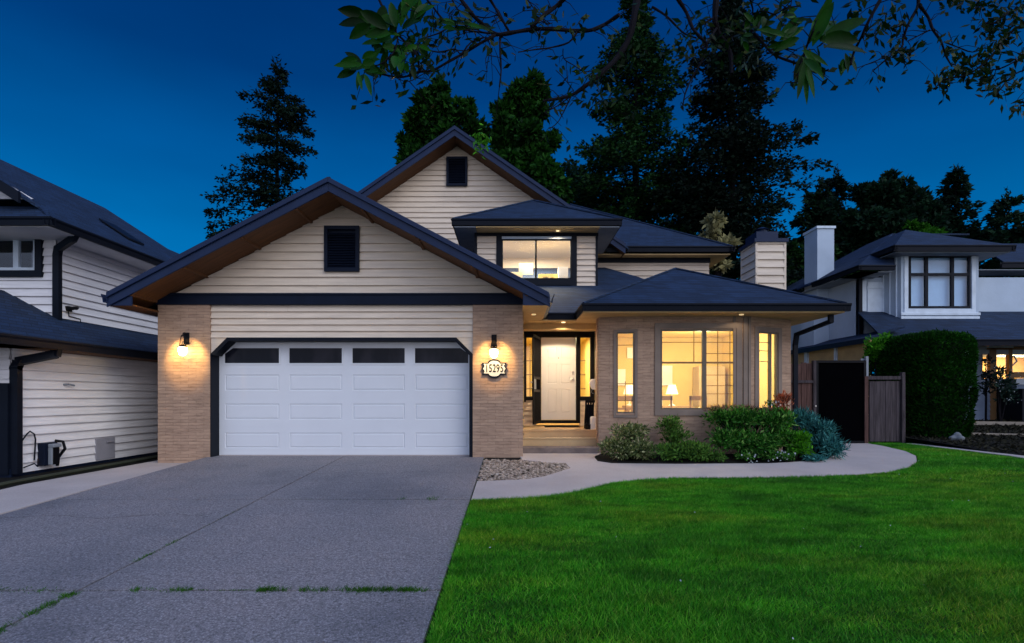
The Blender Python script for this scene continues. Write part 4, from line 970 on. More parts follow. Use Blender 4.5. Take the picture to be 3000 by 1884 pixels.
# box bay with splayed sides
BY = 16.4*KK; ba = at(2640,0,BY)[0]; bb_ = at(2867,0,BY)[0]
def bz2(p): return CZ+(HY-p)/F*BY
w = MB(); wl_, wr_, wb_, wt_ = at(2662,0,BY)[0], at(2843,0,BY)[0], bz2(903), bz2(748)
wallseg(w, (ba,BY), (bb_,BY), bz2(938), K(0,0,5.95)[2], [(wl_-ba, wr_-ba, wb_, wt_)], .1)
wallseg(w, (ba-.18,BY+.75), (ba,BY), bz2(938), K(0,0,5.95)[2], (), .1); wallseg(w, (bb_,BY), (bb_+.22,BY+.75), bz2(938), K(0,0,5.95)[2], (), .1)
w.build('box_window_wall', M['stucco'], RH)
w = MB()
frame_ring(w, (0,BY,0), UX, -NY, wl_-.16, wr_+.16, wb_-.16, wt_+.14, .13, 0, .03); w.box(ba-.03, bb_+.03, BY-.05, BY, bz2(924), bz2(916)); w.box(ba-.02, bb_+.02, BY-.03, BY, bz2(938), bz2(927))
for k in range(3): w.tube([(ba-.05-k*.055,BY+.16+k*.24,bz2(930)),(ba-.05-k*.055,BY+.16+k*.24,bz2(745))], .03, 6)
w.build('window_surround', M['trimw'], RH, bevel=.006)
xa, xb_ = at(2714,0,BY)[0], at(2790,0,BY)[0]; zt = bz2(804)
bw = window(RH, (0,BY,0), UX, NY, wl_, wr_, wb_, wt_, M['trim'], .07, mull=[(xa,.10),(xb_,.10)], d=(-.02,.06)); bw['label'] = 'six pane box window with pale blinds'
f = MB(); f.box(wl_+.05, wr_-.05, BY-.015, BY+.05, zt-.045, zt+.045); f.build('transom', M['trim'], bw)
f = MB(); f.box(wl_, wr_, BY+.14, BY+.15, wb_, wt_); f.build('blind', M['blind'], bw)
# small far window
f = MB(); a = at(2898,870,18.1*KK); b_ = at(2990,822,18.1*KK); f.box(a[0],b_[0],a[1]-.06,a[1]-.0,a[2],b_[2]); 
sw = f.build('window', M['trim'], RH); sw['label'] = 'small dark framed window under the far eave'
f = MB(); f.box(a[0]+.28,b_[0]-.2,a[1]-.075,a[1]-.06,a[2]+.06,b_[2]-.1); f.build('pane', plain('blue_grey_pane', (.16,.22,.27), .2), sw)
f = MB(); a = at(2886,880,18.1*KK); b_ = at(3080,874,18.1*KK); f.box(a[0],b_[0],a[1]-.04,a[1],a[2],b_[2]); a = at(2886,820,18.1*KK); b_ = at(3080,817,18.1*KK); f.box(a[0],b_[0],a[1]-.04,a[1],a[2],b_[2]); f.build('trim_board', M['trimw'], RH)
# ground floor: lit window, walls
LY = 17.0*KK
def lx(p): return (p-CX)/F*LY
def lzz(p): return CZ+(HY-p)/F*LY
f = MB(); zb, zt2, zs = lzz(1231), lzz(1008), lzz(1108)
f.box(lx(2760), lx(2800), LY, LY+.12, zb-.5, zt2); siding(f, (0,LY,0), UX, -NY, [(lx(2600),zb),(lx(2899),zb),(lx(2899),lzz(1150)),(lx(2600),lzz(1150))], exp=.17); f.box(lx(2600),lx(2880),LY+.01,LY+.12,zb,zt2)
f.box(lx(2958), 22, LY-.25, LY, zb, lzz(1109)); f.box(lx(2880), 22, LY+.01, LY+.12, zb, lzz(1109)); f.box(lx(2880), 22, LY, LY+.12, lzz(1016), zt2+.4)
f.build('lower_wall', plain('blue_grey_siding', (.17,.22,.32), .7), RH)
f = MB(); f.box(lx(2952), 22, LY-.33, LY-.25, lzz(1127), lzz(1110)); f.box(lx(2950), 22, LY-.31, LY-.25, lzz(1182), lzz(1166)); f.box(lx(2885), lx(2967), LY-.03, LY, lzz(1019), lzz(1012)); f.build('sill', M['trimw'], RH)
f = MB(); f.box(lx(2899), lx(2918), LY-.02, LY+.12, zb, lzz(1018)); f.box(lx(2955), lx(2965), LY-.02, LY+.12, lzz(1112), lzz(1018)); f.box(lx(2890), 22, LY-.02, LY+.1, lzz(1025), lzz(1016)); f.box(lx(2965), 22, LY-.02, LY+.1, lzz(1107), lzz(1090))
rw = f.build('window_frame', M['muntin'], RH)
f = MB(); f.box(lx(2890), 22, LY+.03, LY+.034, lzz(1107), lzz(1025)); f.build('pane', M['glass'], rw)
rm = MB(); room(rm, lx(2870), 22.5, LY+.13, LY+3, zb+.1, zt2); ro = rm.build('interior', [plain('amber_room_wall', (.74,.50,.20), .8), M['warmfloor']], RH)
f = MB(); f.tube([(lx(2996),LY+.5,lzz(1045)),(lx(3010),LY+.5,lzz(1040)),(lx(3018),LY+.5,lzz(1055)),(lx(3005),LY+.5,lzz(1068)),(lx(2998),LY+.5,lzz(1055))], .03, 6); tag(f.build('lamp', M['black']), 'black curved lamp in the lit right neighbour window', 'lamp')
lamp('room_light', 'AREA', (19, LY+1.4, zt2-.15), 330, (1, .74, .36), 2.0, ro)
f = MB(); f.box(lx(2917), lx(2957), LY-1.0, LY-.05, zb-.1, lzz(1140)); f.build('porch_wall', M['trim'], RH)
f = MB(); f.box(lx(2925), 22, LY-1.9, LY-.3, zb-.2, zb-.02); f.build('porch_slab', M['concrete'], RH, bevel=.02)
# side lean-to: tan wall, fascia and posts
f = MB(); kb_(f, 9.9, 9.95, 15.1, 19.5, 1.0, 3.26); f.build('lean_to_wall', M['soffit'], RH)
f = MB(); kb_(f, 9.70,9.74,15.0,19.6,3.16,3.30); f.build('lean_to_fascia', M['band'], RH)
f = MB(); kb_(f, 9.84,9.9,16.6,16.7,1.0,3.24); kb_(f, 9.84,9.9,18.2,18.4,1.0,3.24); f.build('post', M['trimw'], RH)
# terraces
for i, (px0, py0, px1, py1) in enumerate(((2850,1241,3010,1247),(2812,1275,3010,1288))):
    YY = (16.9, 14.3)[i]; a = at(px0,py0,YY); b_ = at(px1,py1,YY-.5); f = MB(); f.ext([(a[0],a[1],a[2]+.07),(b_[0]+3,b_[1],b_[2]+.07),(b_[0]+3,b_[1],b_[2]-.22),(a[0],a[1],a[2]-.22)], (0,.09,0))
    tag(f.build('garden_edging', plain('old_timber_edge', (.24,.20,.16), .8)), ('low timber edging board just below the right porch slab','low timber edging board across the dark bed nearer the lawn')[i], 'edging', 'timber edgings in the right bed')

# ================================================================ FENCES, GATES
FY = 13.8
def fx_(p): return (p-CX)/F*FY
def fz_(p): return CZ+(HY-p)/F*FY
FN = empty('wooden_fence', (fx_(2350), FY, .5), 'dark red brown board fence between the bay and the black gate', 'fence')
f = MB(); x = fx_(2300)
while x < fx_(2383): f.box(x, x+.13, FY+RNG.uniform(0,.01), FY+.03, .5, fz_(1122)); f.box(x, x+.13, FY+.02, FY+.045, fz_(1118), fz_(1062)-RNG.uniform(0,.05)); x += .14
f.build('boards', M['fence2'], FN); f = MB(); f.box(fx_(2300), fx_(2385), FY-.03, FY+.05, fz_(1122), fz_(1114)); f.box(fx_(2381), fx_(2389), FY-.04, FY+.06, .5, fz_(1056)); f.build('frame', M['fence'], FN)
BG = empty('black_gate', (fx_(2460), FY, .5), 'tall plain black gate between two wooden fence panels', 'gate')
f = MB(); f.box(fx_(2389), fx_(2536), FY, FY+.04, .51, fz_(1058)); f.build('panel', plain('matt_black_board', (.0015,.0015,.002), 1, .0), BG)
f = MB(); frame_ring(f, (0,FY,0), UX, -NY, fx_(2389), fx_(2536), .51, fz_(1056), .06, .0, .03); f.build('frame', M['black'], BG); f = MB(); f.tube([(fx_(2386),FY-.04,1.45),(fx_(2386),FY-.07,1.45)], .02, 8); f.build('latch', M['metal'], BG)
f = MB(); f.box(fx_(2536), fx_(2543), FY-.02, FY+.05, fz_(1104), fz_(1044)); f.box(fx_(2526), fx_(2536), FY+.05, FY+.08, fz_(1103), fz_(1050)); tag(f.build('metal_post', M['grey'], None), 'short pale metal post standing up right of the black gate', 'post')
WG = empty('wooden_gate', (fx_(2590), FY, .5), 'low weathered vertical board gate in front of the hedge', 'gate')
x = fx_(2548); x1 = fx_(2636)
while x < x1-.02: f = MB(); f.box(x, min(x+.13, x1), FY+RNG.uniform(0,.012), FY+.035, .55, fz_(1116)-RNG.uniform(0,.01)); f.build('board', M['fence'], WG, bevel=.004); x += .136
f = MB(); f.box(fx_(2532), fx_(2649), FY-.03, FY+.06, fz_(1112), fz_(1102)); f.build('rail', M['fence'], WG)
for a, b_, t_ in ((2530,2541,1103),(2639,2649,1091)): f = MB(); f.box(fx_(a), fx_(b_), FY-.05, FY+.05, .48, fz_(t_)); f.build('post', M['fence2'] if a < 2600 else M['fence'], WG, bevel=.008)

# ================================================================ VEGETATION
def unit(v): return v/np.maximum(np.linalg.norm(v, axis=-1, keepdims=True), 1e-9)
def leaves(P, D, L, W, fold=0):
    """rhombic leaf faces at P pointing along D"""
    n = len(P); D = unit(D); R = unit(np.cross(D, RNG.normal(size=(n, 3)))); L = np.broadcast_to(L, n)[:, None]; W = np.broadcast_to(W, n)[:, None]
    a = P; b = P+D*L*.45+R*W*.5; c = P+D*L; d_ = P+D*L*.45-R*W*.5
    return np.stack([a, b, c, d_], 1).reshape(-1, 3)
def blob_leaves(c, r, n, L, W, up=.4, shell=.55, jit=.25):
    """leaves through an ellipsoid volume, denser at its rim, pointing out and up"""
    u = unit(RNG.normal(size=(n, 3))); rad = (shell+(1-shell)*RNG.random(n)**.6)
    rad *= 1+jit*np.sin(u[:,0]*5+c[0]*3)*np.cos(u[:,2]*6+c[1])+.08*RNG.normal(size=n)
    P = np.array(c)+u*rad[:, None]*np.array(r)
    D = u+np.array([0,0,up])+RNG.normal(size=(n, 3))*.6
    return leaves(P, D, L*RNG.uniform(.6, 1.3, n), W*RNG.uniform(.7, 1.2, n))
LM = {}
LM['conifer'] = leaf_mat('conifer_needles', (.0015, .005, .004), (.006, .018, .010), .15, .7, .25)
LM['conifer2'] = leaf_mat('conifer_needles_green', (.002, .009, .004), (.012, .048, .009), .15, .7, .3)
LM['broad'] = leaf_mat('broadleaf_crown', (.002, .012, .004), (.018, .080, .009), .2, .6, .35)
LM['far'] = leaf_mat('far_crown', (.003, .010, .008), (.008, .032, .014), .2, .7, .25)
def tree_obj(name, base, label, group=None, cat='tree'): return empty(name, base, label, cat, group)
def conifer(base, height, crown0, R, label, seed, mat, whorl=.42, nb=6, leafn=26, L=.34, W=.13, prof=None, droop=.28, group='conifers behind the houses', gapf=.2, lean=(0,0), asym=None):
    rg = np.random.default_rng(seed); b = np.array(base, float)
    T = tree_obj('conifer', base, label, group)
    m = MB(); n = 9
    m.tube([(b[0]+lean[0]*k/n, b[1], b[2]+height*k/n) for k in range(n+1)], [max(.02, height*.014*(1-k/n*.93)) for k in range(n+1)], 7)
    V = []; h = crown0
    while h < height-.15:
        f = (h-crown0)/(height-crown0)
        rr = R*(prof(f) if prof else (1-f)**.8)
        for k in range(nb):
            if rg.random() < gapf: continue
            az = rg.uniform(0, 2*math.pi); ln = rr*rg.uniform(.55, 1.12)
            if asym: ln *= asym(az, f)
            if ln < .15: ln = .15
            d = np.array([math.cos(az), math.sin(az), 0]); o = b+np.array([lean[0]*h/height, 0, h])
            t = np.linspace(0, 1, 6); pts = o+np.outer(t*ln, d); pts[:, 2] += ln*(-droop*t+.42*droop*2*t*t)+rg.normal()*.05
            m.tube(pts, [.045*(1-x*.8)*min(1, ln/2) for x in t], 4, cap=False)
            q = int(leafn*max(.35, ln/R*1.6)); ts = rg.random(q)**.75; ts = .08+.92*ts
            P = o+np.outer(ts*ln, d); P[:, 2] += ln*(-droop*ts+.42*droop*2*ts*ts)
            side = np.array([-d[1], d[0], 0]); wd = (1-ts)*.28*ln+.10
            P += np.outer(rg.normal(size=q)*wd*.75, side); P[:, 2] += rg.normal(size=q)*.07-.05*np.abs(rg.normal(size=q))
            # tufts: several needles faces each
            for rep in range(5):
                D = d*.7+side*rg.normal(size=(q, 1))*.8+np.array([0,0,1])*rg.normal(size=(q,1))*.4-np.array([0,0,.15])
                V.append(leaves(P+rg.normal(size=P.shape)*.09, D, L*rg.uniform(.6, 1.3, q), W*rg.uniform(.6, 1.2, q)))
        h += whorl*rg.uniform(.7, 1.3)
    m.build('trunk', M['bark'], T)
    top = b+np.array([lean[0], 0, height]); V.append(leaves(top+rg.normal(size=(60,3))*np.array([.10,.10,.35])-np.array([0,0,.3]), rg.normal(size=(60,3))*.6+np.array([0,0,.8]), .3, .1))
    np_mesh('crown', np.concatenate(V), 4, mat, T)
    return T
def atg(px, Y): return ((px-CX)/F*Y, Y, .47)
def hgt(py, Y): return CZ+(HY-py)/F*Y-.47
# lone tall conifer on the left
def asl(az, f):
    left = max(0., -math.cos(az)); right = max(0., math.cos(az)); base = 1.0
    if f < .42: L_, R_ = 3.9, 2.5
    elif f < .455: L_, R_ = 1.4, 1.5
    elif f < .53: L_, R_ = 4.3, 2.0
    elif f < .56: L_, R_ = .9, 1.0
    elif f < .64: L_, R_ = 3.1, 1.9
    elif f < .66: L_, R_ = .9, .9
    elif f < .82: L_, R_ = 2.3-(f-.66)*3, 2.1-(f-.66)*3
    else: L_, R_ = 9.5*(1.0-f)+.15, 8.5*(1.0-f)+.15
    return (1.0*min(1.2, L_*.5)+(L_-1.0*min(1.2, L_*.5))*left**1.3 if left > 0 else min(1.2, R_*.6)+(R_-min(1.2, R_*.6))*right)/3.
conifer(atg(812,30), hgt(192,30), 8.0, 3.0, 'lone tall sparse conifer behind the garage roof on the left', 3, LM['conifer'], whorl=.40, nb=6, leafn=32, L=.22, W=.12, prof=lambda f: 1.0, asym=asl, gapf=.08, droop=-.30)
conifer(atg(1862,29), 24.5, 6.0, 4.2, 'large dark conifer straight behind the bay roof, left of the pair', 5, LM['conifer2'], whorl=.42, nb=9, leafn=32, L=.24, W=.13, droop=.12, prof=lambda f: min(1, (1.02-f)*1.75)*(.78+.22*math.sin(f*21)), gapf=.1)
conifer(atg(2145,27), 22.0, 5.0, 4.2, 'large dark conifer behind the beige chimney, right of the pair', 8, LM['conifer'], whorl=.45, nb=10, leafn=34, L=.24, W=.13, droop=-.15, prof=lambda f: min(1, (1.03-f)*1.7)*(.8+.2*math.sin(f*17+1)), gapf=.1)
conifer(atg(1990,34), 16.5, 5.0, 4.0, 'tall thin conifer standing between and behind the dark pair', 9, LM['conifer2'], whorl=.55, nb=6, leafn=26, L=.26, gapf=.2)
def broad(base, clumps, label, seed, mat, dens=420, L=.30, W=.19, group='broadleaf trees behind the houses', name='broadleaf_tree', trunk=None):
    global RNG
    keep = RNG; RNG = np.random.default_rng(seed); rg = RNG
    T = tree_obj(name, base, label, group); b = Vector(base); m = MB(); V = []
    top = max(c[2] for c in clumps)
    ax = np.mean([c[0] for c in clumps]); ay = np.mean([c[1] for c in clumps])
    n = 7; sp = [Vector((b.x+(ax-b.x)*k/n, b.y+(ay-b.y)*k/n, b.z+(top-b.z)*.92*k/n)) for k in range(n+1)]
    m.tube(sp, [max(.03, .24*(1-k/n*.85)) for k in range(n+1)], 7)
    for c in clumps:
        cc = Vector(c[:3]); k = min(n, max(1, int((cc.z-b.z)/(top-b.z)/.92*n)-1)); s0 = sp[k]
        m.tube([s0, s0.lerp(cc, .5)+Vector((0,0,.15)), cc], [.08,.05,.02], 5, cap=False)
        r = c[3]; vol = r*r
        sub = int(6+vol*5)
        for _ in range(sub):
            u = unit(rg.normal(size=3)); cs = np.array(c[:3])+u*r*rg.uniform(.25, .95)*np.array([1,1,c[4] if len(c) > 4 else 1.])
            rr = r*rg.uniform(.22, .42)
            V.append(blob_leaves(cs, (rr,rr,rr*.8), int(dens*rr*1.6), L, W, .1, .35, .2))
    m.build('trunk', M['bark'], T); np_mesh('crown', np.concatenate(V), 4, mat, T); RNG = keep
    return T
def cl(px, py, Y, rp, sq=1.0): a = at(px, py, Y); return (a[0], a[1], a[2], rp/F*Y, sq)
broad(atg(1260,27), [cl(1285,265,27,42,1.3),cl(1250,335,27,60),cl(1310,345,26.5,52),cl(1215,400,27,48),cl(1290,430,27,75),cl(1370,330,28,38,1.2),cl(1390,400,28,50),cl(1220,470,27,60),cl(1330,520,28,90)], 'leafy green tree left of the upper gable peak', 21, LM['broad'])
broad(atg(1520,26), [cl(1530,275,26,62,.8),cl(1490,320,26,48),cl(1565,330,26,42),cl(1520,390,26,80),cl(1580,450,26,62),cl(1490,480,26,70),cl(1560,540,26,90),cl(1620,580,27,70)], 'rounded green tree right of the upper gable peak', 22, LM['broad'])
broad(atg(1700,36), [cl(1690,520,36,60),cl(1750,600,36,80),cl(1660,600,36,70),cl(1860,620,36,80),cl(1950,560,36,60),cl(2020,640,36,80)], 'dark low tree filling the gap under the big conifers', 27, LM['far'], dens=80)
conifer(atg(2400,36), hgt(545,36), 2.0, 4.0, 'dark conifer directly left of the white chimney', 31, LM['far'], whorl=.5, nb=7, leafn=30, L=.42, W=.22, prof=lambda f: (1-f)**.55)
conifer(atg(2450,40), hgt(505,40), 2.0, 3.6, 'slim spiky conifer rising behind the white chimney', 32, LM['conifer'], whorl=.5, nb=7, leafn=24, L=.42, W=.2, droop=-.2, prof=lambda f: (1-f)**.6)
broad(atg(2600,34), [cl(2530,570,34,38,1.2),cl(2625,560,34,42,1.3),cl(2580,620,34,70),cl(2680,610,34,60),cl(2520,680,34,80),cl(2640,700,34,90),cl(2730,640,34,55)], 'dark tree with twin tops over the right neighbour roof', 33, LM['far'], dens=340, L=.34, W=.2)
conifer(atg(2800,38), hgt(497,38), 2.0, 4.6, 'pointed dark conifer above the right neighbour box window', 34, LM['far'], whorl=.48, nb=7, leafn=30, L=.42, W=.2, droop=-.12, prof=lambda f: (1-f)**.75)
conifer(atg(2950,36), hgt(570,36), 2.0, 4.2, 'broad dark conifer at the right edge of the photo', 35, LM['far'], whorl=.5, nb=7, leafn=30, L=.4, W=.2, prof=lambda f: (1-f)**.55)
broad(atg(2700,31), [cl(2690,690,31,38),cl(2730,700,31,34)], 'small brighter green bush top behind the neighbour ridge', 36, leaf_mat('brighter_green', (.010,.05,.004), (.03,.13,.008), .2, .6, .5), dens=500)
broad(atg(2330,30), [cl(2330,760,30,60),cl(2280,840,30,80),cl(2420,800,30,80),cl(2230,760,30,60),cl(2500,820,30,80)], 'dark low tree between the two chimneys', 37, LM['conifer2'], dens=300)
# pale tree by the chimney
YT = 18.6
OC = leaf_mat('ochre_leaves', (.12, .11, .05), (.34, .30, .14), .3, .5, 2)
broad((at(2105,0,YT)[0],YT,.47), [cl(2100,650,YT,24,1.4),cl(2080,690,YT,26),cl(2125,710,YT,28),cl(2090,745,YT,26),cl(2110,780,YT,20,1.3)], 'slender tree with pale ochre leaves beside the upper eave', 41, OC, dens=170, L=.26, W=.13, group=None)
# hedge
HG = empty('hedge', (11.0, 14.8, .55), 'tall clipped dark green hedge right of the low wooden gate', 'hedge')
hx0, hx1, hy0, hy1, hz0, hz1 = 10.37, 11.66, 13.62, 16.1, .55, 3.27
m = MB(); m.box(hx0+.16, hx1-.16, hy0+.16, hy1-.16, hz0, hz1-.16)
core = m.build('core', plain('hedge_inner_twigs', (.004,.010,.003), .95), HG, bevel=.15)
n = 46000
fac = RNG.random(n); P = np.empty((n, 3)); Nn = np.zeros((n, 3))
A_f, A_s, A_t = (hx1-hx0)*(hz1-hz0), (hy1-hy0)*(hz1-hz0), (hx1-hx0)*(hy1-hy0); tot = A_f+A_s+A_s+A_t
u1, u2 = RNG.random(n), RNG.random(n)
X = hx0+(hx1-hx0)*u1; Yv = hy0+(hy1-hy0)*u1; Z = hz0+(hz1-hz0)*u2
f1 = fac < A_f/tot; f2 = (fac >= A_f/tot) & (fac < (A_f+A_s)/tot); f3 = (fac >= (A_f+A_s)/tot) & (fac < (A_f+2*A_s)/tot); f4 = fac >= (A_f+2*A_s)/tot
P[f1] = np.c_[X, np.full(n, hy0), Z][f1]; Nn[f1] = (0,-1,0); P[f2] = np.c_[np.full(n, hx0), Yv, Z][f2]; Nn[f2] = (-1,0,0); P[f3] = np.c_[np.full(n, hx1), Yv, Z][f3]; Nn[f3] = (1,0,0)
P[f4] = np.c_[X, hy0+(hy1-hy0)*u2, np.full(n, hz1)][f4]; Nn[f4] = (0,0,1)
c = np.array([(hx0+hx1)/2, (hy0+hy1)/2, (hz0+hz1)/2]); hs = np.array([(hx1-hx0)/2, (hy1-hy0)/2, (hz1-hz0)/2]); q = (P-c)/hs
rad = .24/hs; 
over = np.maximum(np.abs(q)-(1-rad), 0)/rad; ln = np.sqrt((over**2).sum(1)); sc_ = np.where(ln > 1, 1/np.maximum(ln, 1), 1)[:, None]
q = np.sign(q)*np.where(np.abs(q) > 1-rad, (1-rad)+(np.abs(q)-(1-rad))*sc_, np.abs(q)); P = c+q*hs
P[:, 0] = P[:, 0]-(P[:, 0] > 11)*np.clip((1.6-P[:, 2])*.16, 0, .25)
P += Nn*(.03*np.sin(P[:, [2]]*7+P[:, [0]]*5)+.02*RNG.normal(size=(n, 1)))
np_mesh('foliage', leaves(P, Nn*.8+np.array([0,0,.5])+RNG.normal(size=(n, 3))*.55, RNG.uniform(.05,.10,n), .035), 4, leaf_mat('hedge_leaves', (.002,.012,.001), (.009,.06,.003), .15, .6, 1.5, (.025,.12,.008)), HG)
# shrubs in the bed
bed = [G(1738,1350)[:2], G(1792,1362)[:2], G(1979,1365)[:2], G(2259,1363)[:2], G(2409,1354)[:2], G(2455,1338)[:2], G(2464,1315)[:2], (6.6,13.7), (6.02,12.2), (6.0,11.8), (4.85,11.3), (2.6,11.3), (1.85,11.4)]
tag(ground_poly(MB(), bed, .006).build('planting_bed', M['soil']), 'dark soil bed under the shrubs along the bay', 'bed', kind='structure')
def shrub(name, label, clumps, mat, L, W, dens=2600, up=.5, group='shrubs in the bed below the bay window', cat='shrub', extra=None, seed=1):
    global RNG
    keep = RNG; RNG = np.random.default_rng(seed)
    xs_ = [c[0] for c in clumps]; ys_ = [c[1] for c in clumps]; y_ = float(np.mean(ys_)); b = (float(np.mean(xs_)), y_, gz(y_))
    T = empty(name, b, label, cat, group); m = MB(); V = []
    for c in clumps:
        r = c[3]*1.12; rz2 = (c[4] if len(c) > 4 else c[3])*1.08
        for k in range(5):
            a = k*1.3; m.tube([(b[0]+.04*k,b[1],b[2]), (c[0]+r*.3*math.cos(a), c[1]+r*.3*math.sin(a), c[2]), (c[0]+r*.6*math.cos(a), c[1]+r*.6*math.sin(a), c[2]+rz2*.5)], [.012,.009,.004], 5, cap=False)
        nsub = 9
        for _ in range(nsub):
            u = unit(RNG.normal(size=3)); u[2] = abs(u[2])*.8-.15; cs = np.array(c[:3])+u*np.array([r, r, rz2])*.55; rr = RNG.uniform(.38, .6)
            V.append(blob_leaves(cs, (r*rr, r*rr, rz2*rr), int(dens*r*r*1.1/nsub*2.4), L, W, up, .35, .25))
    A = np.concatenate(V).reshape(-1, 4, 3); gy = np.array([gz(v) for v in A[:, 0, 1]]); A = A[(A[:, 0, 2] > gy) & (A[:, 0, 1] < 13)]
    m.build('stem', M['bark'], T); np_mesh('foliage', A.reshape(-1, 3), 4, mat, T)
    if extra: extra(T, clumps)
    RNG = keep
    return T
def sc(px, py, Y, rp, rzp=None): a = at(px, py, Y); return (a[0], a[1], a[2], rp/F*Y, (rzp or rp)/F*Y)
V1 = leaf_mat('variegated_leaves', (.025,.050,.014), (.19,.23,.08), .25, .5, 5, (.55,.52,.28))
V2 = leaf_mat('olive_green_leaves', (.012,.05,.008), (.10,.22,.035), .25, .5, 3)
V3 = leaf_mat('deep_green_leaves', (.006,.035,.006), (.045,.20,.020), .25, .45, 5, (.20,.36,.08))
V4 = leaf_mat('bright_green_leaves', (.012,.08,.005), (.09,.34,.016), .3, .45, 3)
V5 = leaf_mat('blue_green_needles', (.008,.05,.055), (.045,.21,.20), .2, .5, 4, (.12,.36,.34))
V6 = leaf_mat('russet_leaves', (.08,.02,.012), (.38,.10,.05), .3, .5, 3)
V7 = leaf_mat('dusty_pink_tips', (.10,.05,.035), (.34,.20,.14), .3, .5, 3)
shrub('shrub', 'variegated cream and olive shrub beside the porch corner', [sc(1845,1268,10.65,55,36),sc(1812,1315,10.4,52,38),sc(1880,1318,10.4,50,40),sc(1850,1330,10.25,60,28)], V1, .075, .032, seed=1)
shrub('shrub', 'rounded upright green shrub under the big bay window', [sc(1970,1250,10.85,42,38),sc(1975,1290,10.7,44,40)], V2, .06, .028, 3200, seed=2)
shrub('shrub', 'low olive shrub at the path edge between the rounded and the large shrub', [sc(1960,1328,10.25,55,34),sc(2035,1325,10.25,58,34),sc(2080,1340,10.15,40,20)], V2, .08, .03, seed=3)
shrub('shrub', 'large deep green shrub with pinkish tips below the right bay corner', [sc(2120,1235,10.7,52,40),sc(2190,1230,10.75,60,42),sc(2260,1235,10.8,60,44),sc(2140,1290,10.45,60,44),sc(2220,1300,10.4,64,44),sc(2290,1290,10.5,52,44)], V3, .09, .032, seed=4)
shrub('shrub', 'thin russet pink shrub rising just under the bay window sill', [sc(2105,1205,11.0,42,18),sc(2175,1202,11.0,44,16),sc(2240,1205,11.05,30,14)], V7, .07, .018, 1500, 1.0, seed=5)
shrub('shrub', 'red leaved upright shrub against the right end of the bay', [sc(2298,1180,11.05,24,34),sc(2290,1215,11.0,26,26)], V6, .10, .022, 3400, 1.4, seed=6)
shrub('shrub', 'bright green bushy shrub in front of the blue green one', [sc(2330,1290,10.35,42,40),sc(2345,1320,10.25,36,26)], V4, .085, .036, seed=7)
shrub('shrub', 'feathery blue green shrub at the right end of the bed', [sc(2350,1235,11.0,38,34),sc(2395,1270,10.75,50,46),sc(2410,1310,10.55,50,36),sc(2440,1320,10.5,22,22)], V5, .13, .020, 3600, .7, seed=8)
shrub('shrub', 'silvery blue ground cover tuft at the path edge', [sc(2385,1343,10.15,34,7)], V5, .06, .02, 5200, .8, seed=9)
wf = leaf_mat('white_petals', (.40,.44,.50), (.62,.66,.72), .2, .5, 3)
def flowers(T, clumps):
    P = []
    for c in clumps:
        n = 11; u = RNG.uniform(-1, 1, (n, 2)); P.append(np.c_[c[0]+u[:,0]*c[3], np.full(n, c[1]-c[3]*.55)+RNG.normal(size=n)*.05, c[2]+u[:,1]*c[4]])
    P = np.concatenate(P); Q = []
    for k in range(5):
        a = k*1.256; D = np.tile([math.cos(a), -.5, math.sin(a)], (len(P), 1)); Q.append(leaves(P, D, .022, .020))
    np_mesh('flowers', np.concatenate(Q), 4, wf, T)
shrub('flowering_plant', 'low dark plant with small white flowers at the front of the bed', [sc(2195,1340,10.1,34,14),sc(2255,1335,10.15,36,18),sc(2305,1338,10.1,26,14)], V3, .055, .03, 2600, .5, cat='flowers', extra=flowers, seed=10)
shrub('flowering_plant', 'white flowers just below the right bay window', [sc(2258,1183,11.05,18,8)], V3, .05, .02, 2600, .5, cat='flowers', extra=flowers, seed=11)
# neighbour-side plants
def plant_far(label, clumps, mat, L, W, dens, seed, name='bush', extra=None, grp=None):
    global RNG
    keep = RNG; RNG = np.random.default_rng(seed); c0 = clumps[0]; b = (c0[0], c0[1], bz(c0[1])); T = empty(name, b, label, 'bush', grp); V = []; m = MB()
    for c in clumps:
        m.tube([b, (c[0],c[1],c[2])], [.03,.01], 6)
        for _ in range(7):
            u = unit(RNG.normal(size=3)); cs = np.array(c[:3])+u*c[3]*.5; V.append(blob_leaves(cs, (c[3]*.5,)*3, int(dens*c[3]**2/4), L, W, .3, .3, .2))
    m.build('stem', M['bark'], T); np_mesh('foliage', np.concatenate(V), 4, mat, T)
    if extra: extra(T, clumps)
    RNG = keep
plant_far('small light green bush peeking over the left end of the hedge', [sc(2565,1015,15.4,32),sc(2590,1000,15.4,22),sc(2550,1045,15.4,22)], V4, .12, .05, 2200, 51)
plant_far('dark bush with pale blossoms before the lit neighbour window', [sc(2930,1120,17.0,38),sc(2950,1160,17.0,28),sc(2918,1090,17.0,18)], leaf_mat('dark_leaf', (.006,.014,.012), (.02,.045,.035), .2, .5, 2), .14, .07, 900, 52, extra=flowers)
plant_far('dark narrow shrub between the hedge and the lit neighbour window', [sc(2888,1060,17.3,16),sc(2892,1100,17.3,22),sc(2890,1135,17.3,20)], leaf_mat('dark_leaf_blue', (.005,.012,.016), (.02,.04,.05), .2, .5, 2), .13, .06, 1200, 53)
# boulder
rk = MB(); a = G(2785,1303); 
import bmesh
bm = bmesh.new(); bmesh.ops.create_icosphere(bm, subdivisions=3, radius=1)
for v in bm.verts:
    k = 1+.16*math.sin(v.co.x*4+1)+.12*math.cos(v.co.y*5)+.1*math.sin(v.co.z*6); v.co = Vector((v.co.x*.17*k, v.co.y*.15*k, v.co.z*.14*k))
rk.add([(v.co.x+10.75, v.co.y+13.2, v.co.z+.66) for v in bm.verts], [[v.index for v in f_.verts] for f_ in bm.faces]); bm.free()
tag(rk.build('boulder', M['rock'], None, (0,0,0), smooth=True), 'pale grey boulder at the foot of the hedge', 'rock')
